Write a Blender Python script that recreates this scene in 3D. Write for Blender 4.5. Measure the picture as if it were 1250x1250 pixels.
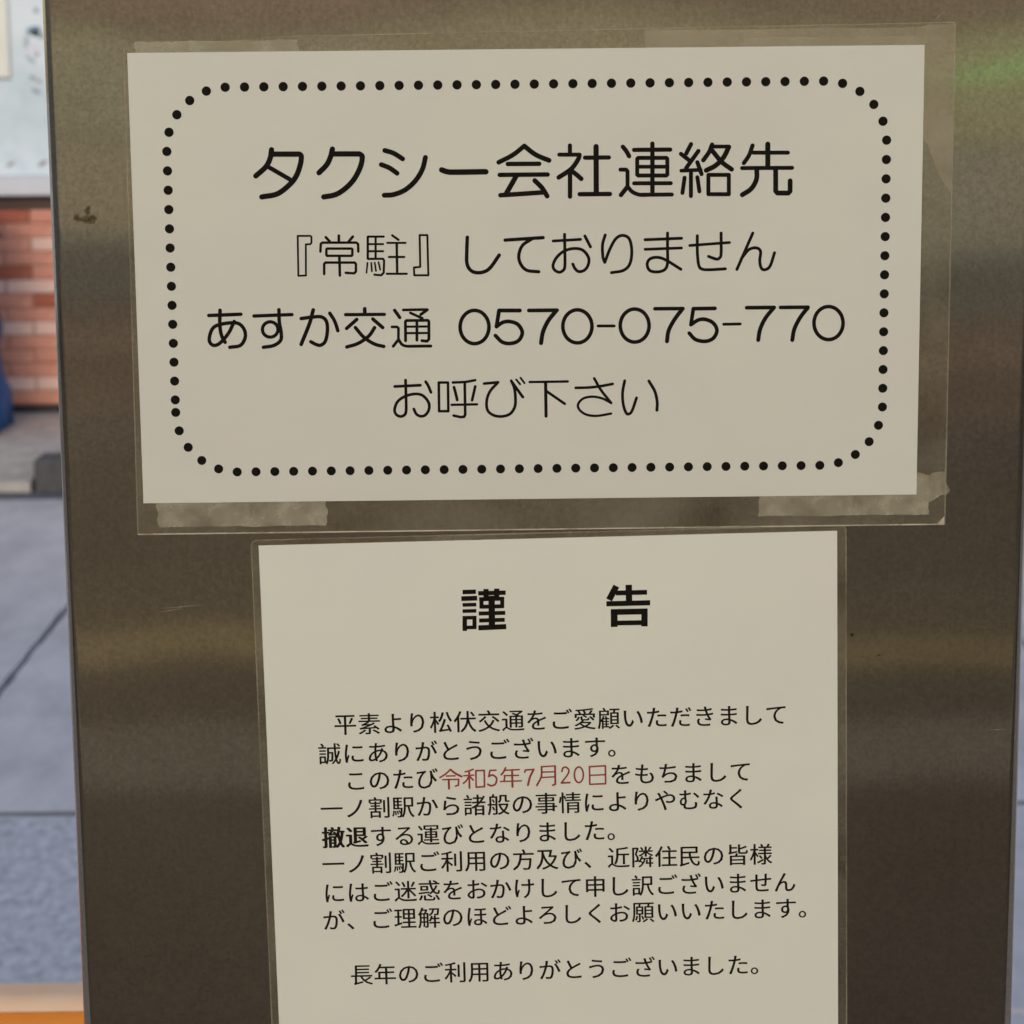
import bpy, bmesh, math, random
from mathutils import Matrix, Vector
from mathutils.geometry import delaunay_2d_cdt

random.seed(7)
scene = bpy.context.scene
C = scene.collection
for o in list(bpy.data.objects):
    bpy.data.objects.remove(o)

# ------------------------------------------------------------------ camera
EYE = 1.45            # metres above the pavement
DIST = 0.91           # metres from the face of the steel pillar (the plane y = 0)
cam = bpy.data.cameras.new("camera")
camo = bpy.data.objects.new("camera", cam)
C.objects.link(camo)
right = Vector((0.999921, -0.00889, -0.008836))
up = Vector((0.010228, 0.171195, 0.985184))
fwd = Vector((0.007246, 0.985197, -0.171273))
camo.matrix_world = Matrix(((right.x, up.x, -fwd.x, 0), (right.y, up.y, -fwd.y, -DIST),
                            (right.z, up.z, -fwd.z, EYE), (0, 0, 0, 1)))
cam.sensor_width = 36
cam.lens = 36 * 3000 / 1250
cam.clip_start = 0.05
cam.clip_end = 500
cam.dof.use_dof = True
cam.dof.focus_distance = 0.925
cam.dof.aperture_fstop = 29
scene.camera = camo
scene.cycles.transparent_max_bounces = 40

# ------------------------------------------------------------------ sky and sun
SUN_EL, SUN_AZ = math.radians(24), math.radians(188)
world = bpy.data.worlds.new("World")
scene.world = world
world.use_nodes = True
wn = world.node_tree
sky = wn.nodes.new("ShaderNodeTexSky")
sky.sky_type = 'NISHITA'
sky.sun_disc = False
sky.sun_elevation = SUN_EL
sky.sun_rotation = SUN_AZ
sky.air_density = 1.0
sky.dust_density = 1.5
bg = wn.nodes["Background"]
bg.inputs[1].default_value = 0.15
wn.links.new(sky.outputs[0], bg.inputs[0])
sun = bpy.data.lights.new("sun", 'SUN')
sun.energy = 0.5
sun.angle = math.radians(12)
sun.color = (1.0, 0.82, 0.60)
suno = bpy.data.objects.new("sun", sun)
C.objects.link(suno)
sdir = Vector((math.sin(SUN_AZ) * math.cos(SUN_EL), math.cos(SUN_AZ) * math.cos(SUN_EL), math.sin(SUN_EL)))
suno.rotation_euler = sdir.to_track_quat('Z', 'Y').to_euler()
scene.view_settings.view_transform = 'Standard'
scene.view_settings.look = 'None'
scene.view_settings.exposure = 0.0
scene.view_settings.gamma = 1.0

# ------------------------------------------------------------------ materials
def new_mat(name):
    m = bpy.data.materials.new(name)
    m.use_nodes = True
    n = m.node_tree
    return m, n, n.nodes["Principled BSDF"], n.nodes["Material Output"]

def node(n, kind, **kw):
    x = n.nodes.new(kind)
    for k, v in kw.items():
        if k.startswith("i_"):
            key = k[2:].replace("_", " ")
            x.inputs[key].default_value = v
        else:
            setattr(x, k, v)
    return x

def mat(name, col, rough=0.6, col2=None, scale=8.0, detail=6, bump=0.0, bscale=None, metal=0.0, spec=0.5, coat=0.0, lo=0.35, hi=0.65,
        stretch=None):
    """Principled surface, its colour mottled between col and col2 by noise in object space."""
    m, n, p, out = new_mat(name)
    p.inputs["Roughness"].default_value = rough
    p.inputs["Metallic"].default_value = metal
    p.inputs["Specular IOR Level"].default_value = spec
    p.inputs["Coat Weight"].default_value = coat
    p.inputs["Coat Roughness"].default_value = 0.12
    p.inputs["Base Color"].default_value = (*col, 1)
    tc = node(n, "ShaderNodeTexCoord")
    src = tc.outputs["Object"]
    if stretch:
        mp = node(n, "ShaderNodeMapping")
        mp.inputs["Scale"].default_value = stretch
        n.links.new(src, mp.inputs[0])
        src = mp.outputs[0]
    if col2:
        nz = node(n, "ShaderNodeTexNoise", i_Scale=scale, i_Detail=detail, i_Roughness=0.62)
        n.links.new(src, nz.inputs["Vector"])
        cr = node(n, "ShaderNodeValToRGB")
        cr.color_ramp.elements[0].position = lo
        cr.color_ramp.elements[1].position = hi
        cr.color_ramp.elements[0].color = (*col, 1)
        cr.color_ramp.elements[1].color = (*col2, 1)
        n.links.new(nz.outputs[0], cr.inputs[0])
        n.links.new(cr.outputs[0], p.inputs["Base Color"])
    if bump:
        nb = node(n, "ShaderNodeTexNoise", i_Scale=bscale or scale * 4, i_Detail=5)
        n.links.new(src, nb.inputs["Vector"])
        b = node(n, "ShaderNodeBump", i_Strength=1.0, i_Distance=bump)
        n.links.new(nb.outputs[0], b.inputs["Height"])
        n.links.new(b.outputs[0], p.inputs["Normal"])
    return m

def steel_material():
    """Upright hairline steel: reflections smear sideways and stay narrow in height; slightly buckled, with greasy patches."""
    m, n, p, out = new_mat("brushed_steel")
    tc = node(n, "ShaderNodeTexCoord")
    mp = node(n, "ShaderNodeMapping")
    mp.inputs["Scale"].default_value = (1400, 1400, 9)
    n.links.new(tc.outputs["Object"], mp.inputs[0])
    hair = node(n, "ShaderNodeTexNoise", i_Scale=1.0, i_Detail=3)
    n.links.new(mp.outputs[0], hair.inputs["Vector"])
    mp2 = node(n, "ShaderNodeMapping")
    mp2.inputs["Scale"].default_value = (5.5, 1, 2.2)
    n.links.new(tc.outputs["Object"], mp2.inputs[0])
    buckle = node(n, "ShaderNodeTexNoise", i_Scale=1.0, i_Detail=1)
    n.links.new(mp2.outputs[0], buckle.inputs["Vector"])
    b1 = node(n, "ShaderNodeBump", i_Strength=1.0, i_Distance=0.0035)
    n.links.new(buckle.outputs[0], b1.inputs["Height"])
    b2 = node(n, "ShaderNodeBump", i_Strength=0.12, i_Distance=0.00006)
    n.links.new(hair.outputs[0], b2.inputs["Height"])
    n.links.new(b1.outputs[0], b2.inputs["Normal"])
    tan = node(n, "ShaderNodeTangent", direction_type='RADIAL', axis='Z')
    dirt = node(n, "ShaderNodeTexNoise", i_Scale=7.0, i_Detail=8, i_Roughness=0.65)
    n.links.new(tc.outputs["Object"], dirt.inputs["Vector"])
    col = node(n, "ShaderNodeValToRGB")
    col.color_ramp.elements[0].position = 0.3
    col.color_ramp.elements[0].color = (0.72, 0.62, 0.45, 1)
    col.color_ramp.elements[1].position = 0.7
    col.color_ramp.elements[1].color = (0.86, 0.755, 0.565, 1)
    n.links.new(dirt.outputs[0], col.inputs[0])
    grain = node(n, "ShaderNodeMix", data_type='RGBA', blend_type='MULTIPLY')
    grain.inputs[0].default_value = 1.0
    gr = node(n, "ShaderNodeMapRange")
    gr.inputs["To Min"].default_value = 0.62
    gr.inputs["To Max"].default_value = 1.38
    fine = node(n, "ShaderNodeTexNoise", i_Scale=750.0, i_Detail=2)
    n.links.new(tc.outputs["Object"], fine.inputs["Vector"])
    add = node(n, "ShaderNodeMath", operation='ADD')
    hm = node(n, "ShaderNodeMath", operation='MULTIPLY')
    hm.inputs[1].default_value = 0.2
    fm = node(n, "ShaderNodeMath", operation='MULTIPLY')
    fm.inputs[1].default_value = 0.8
    n.links.new(hair.outputs[0], hm.inputs[0])
    n.links.new(fine.outputs[0], fm.inputs[0])
    n.links.new(hm.outputs[0], add.inputs[0])
    n.links.new(fm.outputs[0], add.inputs[1])
    n.links.new(add.outputs[0], gr.inputs["Value"])
    n.links.new(col.outputs[0], grain.inputs[6])
    n.links.new(gr.outputs[0], grain.inputs[7])
    p.inputs["Metallic"].default_value = 1.0
    p.inputs["Roughness"].default_value = 0.095
    p.inputs["Anisotropic"].default_value = 1.0
    p.inputs["Anisotropic Rotation"].default_value = STEEL_ROT
    n.links.new(grain.outputs[2], p.inputs["Base Color"])
    n.links.new(b2.outputs[0], p.inputs["Normal"])
    n.links.new(tan.outputs[0], p.inputs["Tangent"])
    q = node(n, "ShaderNodeBsdfPrincipled")
    q.inputs["Metallic"].default_value = 1.0
    q.inputs["Roughness"].default_value = 0.30
    q.inputs["Anisotropic"].default_value = 0.9
    q.inputs["Anisotropic Rotation"].default_value = STEEL_ROT
    n.links.new(grain.outputs[2], q.inputs["Base Color"])
    n.links.new(b2.outputs[0], q.inputs["Normal"])
    n.links.new(tan.outputs[0], q.inputs["Tangent"])
    mx = node(n, "ShaderNodeMixShader")
    mx.inputs[0].default_value = 0.15
    n.links.new(p.outputs[0], mx.inputs[1])
    n.links.new(q.outputs[0], mx.inputs[2])
    n.links.new(mx.outputs[0], out.inputs[0])
    return m

STEEL_ROT = 0.0

def clear_film(name, body, opacity, gloss=0.06, noise=None, spread=0.25, rough=0.12):
    """Thin plastic: mostly see-through, a faint milky body and a weak sheen."""
    m, n, p, out = new_mat(name)
    n.nodes.remove(p)
    tr = node(n, "ShaderNodeBsdfTransparent")
    tr.inputs[0].default_value = (0.97, 0.965, 0.94, 1)
    df = node(n, "ShaderNodeBsdfDiffuse")
    df.inputs[0].default_value = (*body, 1)
    gl = node(n, "ShaderNodeBsdfGlossy")
    gl.inputs["Roughness"].default_value = rough
    m1 = node(n, "ShaderNodeMixShader")
    m1.inputs[0].default_value = opacity
    m2 = node(n, "ShaderNodeMixShader")
    m2.inputs[0].default_value = gloss
    n.links.new(tr.outputs[0], m1.inputs[1])
    n.links.new(df.outputs[0], m1.inputs[2])
    n.links.new(m1.outputs[0], m2.inputs[1])
    n.links.new(gl.outputs[0], m2.inputs[2])
    n.links.new(m2.outputs[0], out.inputs[0])
    if noise:
        tc = node(n, "ShaderNodeTexCoord")
        nz = node(n, "ShaderNodeTexNoise", i_Scale=noise, i_Detail=6, i_Roughness=0.6, i_Distortion=0.6)
        n.links.new(tc.outputs["Object"], nz.inputs["Vector"])
        mr = node(n, "ShaderNodeMapRange")
        mr.inputs["From Min"].default_value = 0.3
        mr.inputs["From Max"].default_value = 0.7
        mr.inputs["To Min"].default_value = max(0.0, opacity - spread)
        mr.inputs["To Max"].default_value = min(1.0, opacity + spread)
        n.links.new(nz.outputs[0], mr.inputs["Value"])
        n.links.new(mr.outputs[0], m1.inputs[0])
        b = node(n, "ShaderNodeBump", i_Strength=0.35, i_Distance=0.0004)
        n.links.new(nz.outputs[0], b.inputs["Height"])
        n.links.new(b.outputs[0], gl.inputs["Normal"])
        n.links.new(b.outputs[0], df.inputs["Normal"])
    return m

M = {}
M['steel'] = steel_material()
M['steel_dark'] = mat("steel_trim", (0.32, 0.30, 0.27), 0.4, metal=0.9)
M['paper'] = mat("laminated_paper", (0.690, 0.655, 0.560), 0.5, (0.685, 0.680, 0.555), scale=11, detail=4, spec=0.35, coat=0.25, bump=0.0022, bscale=8)
M['paper_b'] = mat("laminated_paper_lower", (0.755, 0.720, 0.61), 0.5, (0.750, 0.745, 0.605), scale=11, detail=4, spec=0.35, coat=0.25, bump=0.0022, bscale=8)
M['ink'] = mat("printed_ink", (0.007, 0.005, 0.0035), 0.6, (0.012, 0.009, 0.006), scale=700, detail=2, spec=0.06)
M['ink_soft'] = mat("laser_print_ink", (0.008, 0.006, 0.004), 0.6, (0.022, 0.017, 0.012), scale=900, detail=2, spec=0.06)
M['ink_red'] = mat("red_ink", (0.27, 0.036, 0.028), 0.6, (0.35, 0.060, 0.045), scale=900, detail=2, spec=0.06)
M['film'] = clear_film("laminate_film", (0.55, 0.52, 0.42), 0.05, 0.03, noise=22, spread=0.05)
M['film_edge'] = clear_film("sealed_film_edge", (0.80, 0.74, 0.58), 0.05, 0.03, noise=18, spread=0.10)  # paler than the film, for the rim light on the pouch edge
M['glint'] = clear_film("film_edge_highlight", (0.80, 0.74, 0.60), 0.42, 0.06, noise=35, spread=0.35)  # light caught by the film edge, given as a paler, denser body
M['tape'] = clear_film("cloudy_tape", (0.52, 0.475, 0.34), 0.29, 0.02, noise=95, spread=0.24, rough=0.4)
M['tape_faint'] = clear_film("thin_clear_tape", (0.62, 0.55, 0.40), 0.12, 0.02, noise=60, spread=0.10, rough=0.35)
M['scratch'] = clear_film("faint_scratch", (0.75, 0.70, 0.60), 0.30, 0.0, noise=300, spread=0.2)
M['grime'] = clear_film("grime_smear", (0.03, 0.025, 0.02), 0.04, 0.0, noise=500, spread=0.09)
M['orange'] = mat("orange_painted_tube", (0.74, 0.245, 0.014), 0.5, (0.68, 0.22, 0.012), scale=30, spec=0.3, coat=0.0)
M['concrete'] = mat("worn_concrete", (0.54, 0.525, 0.545), 0.85, (0.70, 0.68, 0.70), scale=6.0, detail=10, bump=0.002, bscale=90, lo=0.36, hi=0.62, stretch=(1, .4, 1))
M['asphalt'] = mat("coarse_paving", (0.40, 0.40, 0.435), 0.9, (0.74, 0.745, 0.78), scale=48, detail=10, stretch=(1, .5, 1), bump=0.0012, bscale=120, lo=0.33, hi=0.68)
M['joint'] = mat("joint_filler", (0.12, 0.12, 0.135), 0.9, (0.20, 0.20, 0.22), scale=60)
M['kerb_tan'] = mat("tan_footway", (0.42, 0.385, 0.35), 0.85, (0.60, 0.55, 0.50), scale=14, bump=0.003)
M['kerb_dark'] = mat("dark_kerb_stone", (0.075, 0.072, 0.075), 0.85, (0.12, 0.115, 0.115), scale=30, bump=0.003)
M['gutter'] = mat("wet_gutter", (0.10, 0.105, 0.115), 0.7, (0.15, 0.155, 0.17), scale=20)
M['mortar'] = mat("mortar", (0.50, 0.27, 0.21), 0.9, (0.56, 0.32, 0.25), scale=30)
M['brick_a'] = mat("red_brick", (0.70, 0.29, 0.20), 0.85, (0.82, 0.39, 0.28), scale=20, bump=0.002)
M['brick_b'] = mat("pale_brick", (0.90, 0.58, 0.48), 0.85, (0.92, 0.64, 0.55), scale=20, bump=0.002)
M['brick_c'] = mat("dark_brick", (0.44, 0.125, 0.07), 0.85, (0.54, 0.17, 0.105), scale=20, bump=0.002)
M['black'] = mat("wall_foot_shade", (0.03, 0.02, 0.02), 0.7, (0.045, 0.035, 0.035), scale=20)
M['sill_shade'] = mat("brown_sill_shade", (0.07, 0.04, 0.033), 0.6, (0.10, 0.055, 0.045), scale=10)  # colour of the shade beneath the sill
M['sill'] = mat("white_sill", (0.66, 0.68, 0.74), 0.6, (0.72, 0.73, 0.78), scale=8)
M['pane'] = mat("pale_window_film", (0.56, 0.68, 0.74), 0.35, (0.76, 0.84, 0.90), scale=4.0, detail=5, spec=0.3, lo=0.3, hi=0.6)
M['cream'] = mat("cream_interior_glow", (0.80, 0.80, 0.70), 0.6, (0.86, 0.86, 0.78), scale=5)
M['print_blue'] = mat("blue_grey_print", (0.10, 0.20, 0.28), 0.6, (0.22, 0.33, 0.42), scale=25)
M['print_grey'] = mat("grey_print", (0.27, 0.34, 0.38), 0.6, (0.50, 0.58, 0.64), scale=22)
M['print_white'] = mat("white_print", (0.74, 0.77, 0.84), 0.6)
M['print_brown'] = mat("brown_mark", (0.20, 0.16, 0.16), 0.6, (0.42, 0.38, 0.38), scale=30)
M['tarp'] = mat("blue_tarpaulin", (0.012, 0.085, 0.26), 0.45, (0.02, 0.15, 0.40), scale=9, bump=0.01, bscale=12)
M['tarp_dark'] = mat("navy_cloth", (0.01, 0.014, 0.035), 0.7, (0.02, 0.025, 0.06), scale=9)
M['render'] = mat("grey_rendered_wall", (0.38, 0.38, 0.38), 0.85, (0.45, 0.45, 0.44), scale=3)
M['roof'] = mat("dark_roof", (0.08, 0.08, 0.09), 0.7)
# the forecourt behind the viewer, seen only as streaks in the steel
M['court_dark'] = mat("dark_brown_paving", (0.030, 0.020, 0.015), 0.8, (0.045, 0.031, 0.023), scale=5, spec=0.2)
M['court_mid'] = mat("brown_paving", (0.032, 0.021, 0.013), 0.8, (0.044, 0.030, 0.019), scale=5, spec=0.2)
M['court_olive'] = mat("olive_paving", (0.055, 0.040, 0.020), 0.8, (0.070, 0.052, 0.028), scale=4, spec=0.2)
M['court_grey'] = mat("grey_paving", (0.13, 0.108, 0.088), 0.8, (0.16, 0.135, 0.11), scale=4, spec=0.2)
M['court_red_shade'] = mat("red_brown_paving_shade", (0.36, 0.21, 0.125), 0.8, (0.41, 0.25, 0.15), scale=4, spec=0.2)  # lightened to make up for the building's shadow lying here
M['court_blue'] = mat("slate_paving", (0.045, 0.036, 0.036), 0.8, spec=0.2)
M['court_far_shade'] = mat("pale_paving_shade", (0.46, 0.33, 0.22), 0.8, (0.54, 0.39, 0.26), scale=4, spec=0.08)  # road colour raised against the same shadow
M['court_red_sun'] = mat("red_brown_paving_sun", (0.125, 0.074, 0.046), 0.8, (0.15, 0.092, 0.058), scale=4, spec=0.15)  # darker copy of the red-brown paving, for its sunlit stretch
M['side_tone'] = mat("mauve_side_tone", (0.26, 0.225, 0.225), 0.8, (0.31, 0.27, 0.265), scale=2)  # tone for unseen walls and paving mirrored in the pillar's corners
M['tactile'] = mat("yellow_tactile_paving", (0.15, 0.10, 0.022), 0.7, (0.19, 0.13, 0.03), scale=20, spec=0.2)
M['base_wall'] = mat("grey_green_base", (0.60, 0.53, 0.42), 0.8, (0.68, 0.60, 0.47), scale=1.5)
M['olive_wall'] = mat("olive_tile_wall", (0.64, 0.53, 0.32), 0.7, (0.74, 0.62, 0.38), scale=1.2)
M['tan_band'] = mat("tan_band", (0.74, 0.58, 0.40), 0.7)
M['fascia'] = mat("red_brown_fascia", (0.60, 0.32, 0.22), 0.7, (0.66, 0.36, 0.25), scale=1.5)
led, n_, p_, o_ = new_mat("green_lit_sign")
p_.inputs["Base Color"].default_value = (0.05, 0.2, 0.06, 1)
p_.inputs["Emission Color"].default_value = (0.16, 0.85, 0.22, 1)
p_.inputs["Emission Strength"].default_value = 0.95
M['led'] = led

# ------------------------------------------------------------------ builders
def link(name, me, m, parent=None, smooth=False):
    o = bpy.data.objects.new(name, me)
    C.objects.link(o)
    if m is not None:
        me.materials.append(m)
    if parent is not None:
        o.parent = parent
    if smooth:
        me.polygons.foreach_set("use_smooth", [True] * len(me.polygons))
    return o

def tag(o, label=None, cat=None, group=None, kind=None):
    if label: o['label'] = label
    if cat: o['category'] = cat
    if group: o['group'] = group
    if kind: o['kind'] = kind
    return o

def empty(name, loc=(0, 0, 0)):
    o = bpy.data.objects.new(name, None)
    o.empty_display_size = 0.1
    o.location = loc
    C.objects.link(o)
    return o

def pydata(name, v, f):
    me = bpy.data.meshes.new(name)
    me.from_pydata(v, [], f)
    me.update()
    return me

def box_mesh(name, a, b, bevel=0.0, seg=2):
    bm = bmesh.new()
    bmesh.ops.create_cube(bm, size=1)
    for v in bm.verts:
        v.co = Vector([(a[i] + b[i]) / 2 + v.co[i] * (b[i] - a[i]) for i in range(3)])
    if bevel:
        bmesh.ops.bevel(bm, geom=bm.edges[:], offset=bevel, segments=seg, affect='EDGES', profile=0.5)
    me = bpy.data.meshes.new(name)
    bm.to_mesh(me)
    bm.free()
    return me

def box(name, a, b, m, parent=None, bevel=0.0, **kw):
    return link(name, box_mesh(name, a, b, bevel), m, parent, **kw)

def tube_mesh(name, pts, r, seg=24):
    v, f = [], []
    P = [Vector(p) for p in pts]
    ref = Vector((0, 1, 0))
    for i, p in enumerate(P):
        d = (P[min(i + 1, len(P) - 1)] - P[max(i - 1, 0)]).normalized()
        n1 = ref.cross(d).normalized()
        n2 = d.cross(n1).normalized()
        for k in range(seg):
            a = 2 * math.pi * k / seg
            v.append(p + (n1 * math.cos(a) + n2 * math.sin(a)) * r)
    for i in range(len(P) - 1):
        for k in range(seg):
            a, b = i * seg + k, i * seg + (k + 1) % seg
            f.append((a, b, b + seg, a + seg))
    f.append(tuple(range(seg)))
    f.append(tuple(range((len(P) - 1) * seg, len(P) * seg)))
    me = pydata(name, v, f)
    me.polygons.foreach_set("use_smooth", [len(p.vertices) == 4 for p in me.polygons])
    return me

def prism(pts, z0, z1):
    """closed outline (mm, counter-clockwise) -> slab mesh data in metres"""
    n = len(pts)
    v = [(x / 1000, y / 1000, z0 / 1000) for x, y in pts] + [(x / 1000, y / 1000, z1 / 1000) for x, y in pts]
    f = [tuple(range(n - 1, -1, -1)), tuple(range(n, 2 * n))]
    f += [(i, (i + 1) % n, n + (i + 1) % n, n + i) for i in range(n)]
    return v, f

def rounded(x0, y0, x1, y1, r, seg=6):
    out = []
    for cx, cy, a0 in ((x1 - r, y0 + r, -90), (x1 - r, y1 - r, 0), (x0 + r, y1 - r, 90), (x0 + r, y0 + r, 180)):
        for k in range(seg + 1):
            a = math.radians(a0 + 90 * k / seg)
            out.append((cx + r * math.cos(a), cy + r * math.sin(a)))
    return out

def ring(outer, inner, z0, z1):
    n = len(outer)
    v = []
    for z in (z0, z1):
        v += [(x / 1000, y / 1000, z / 1000) for x, y in outer] + [(x / 1000, y / 1000, z / 1000) for x, y in inner]
    f = []
    for i in range(n):
        j = (i + 1) % n
        f.append((2 * n + i, 2 * n + j, 3 * n + j, 3 * n + i))
        f.append((i, j, 2 * n + j, 2 * n + i))
        f.append((n + j, n + i, 3 * n + i, 3 * n + j))
        f.append((j, i, n + i, n + j))
    return v, f

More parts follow.
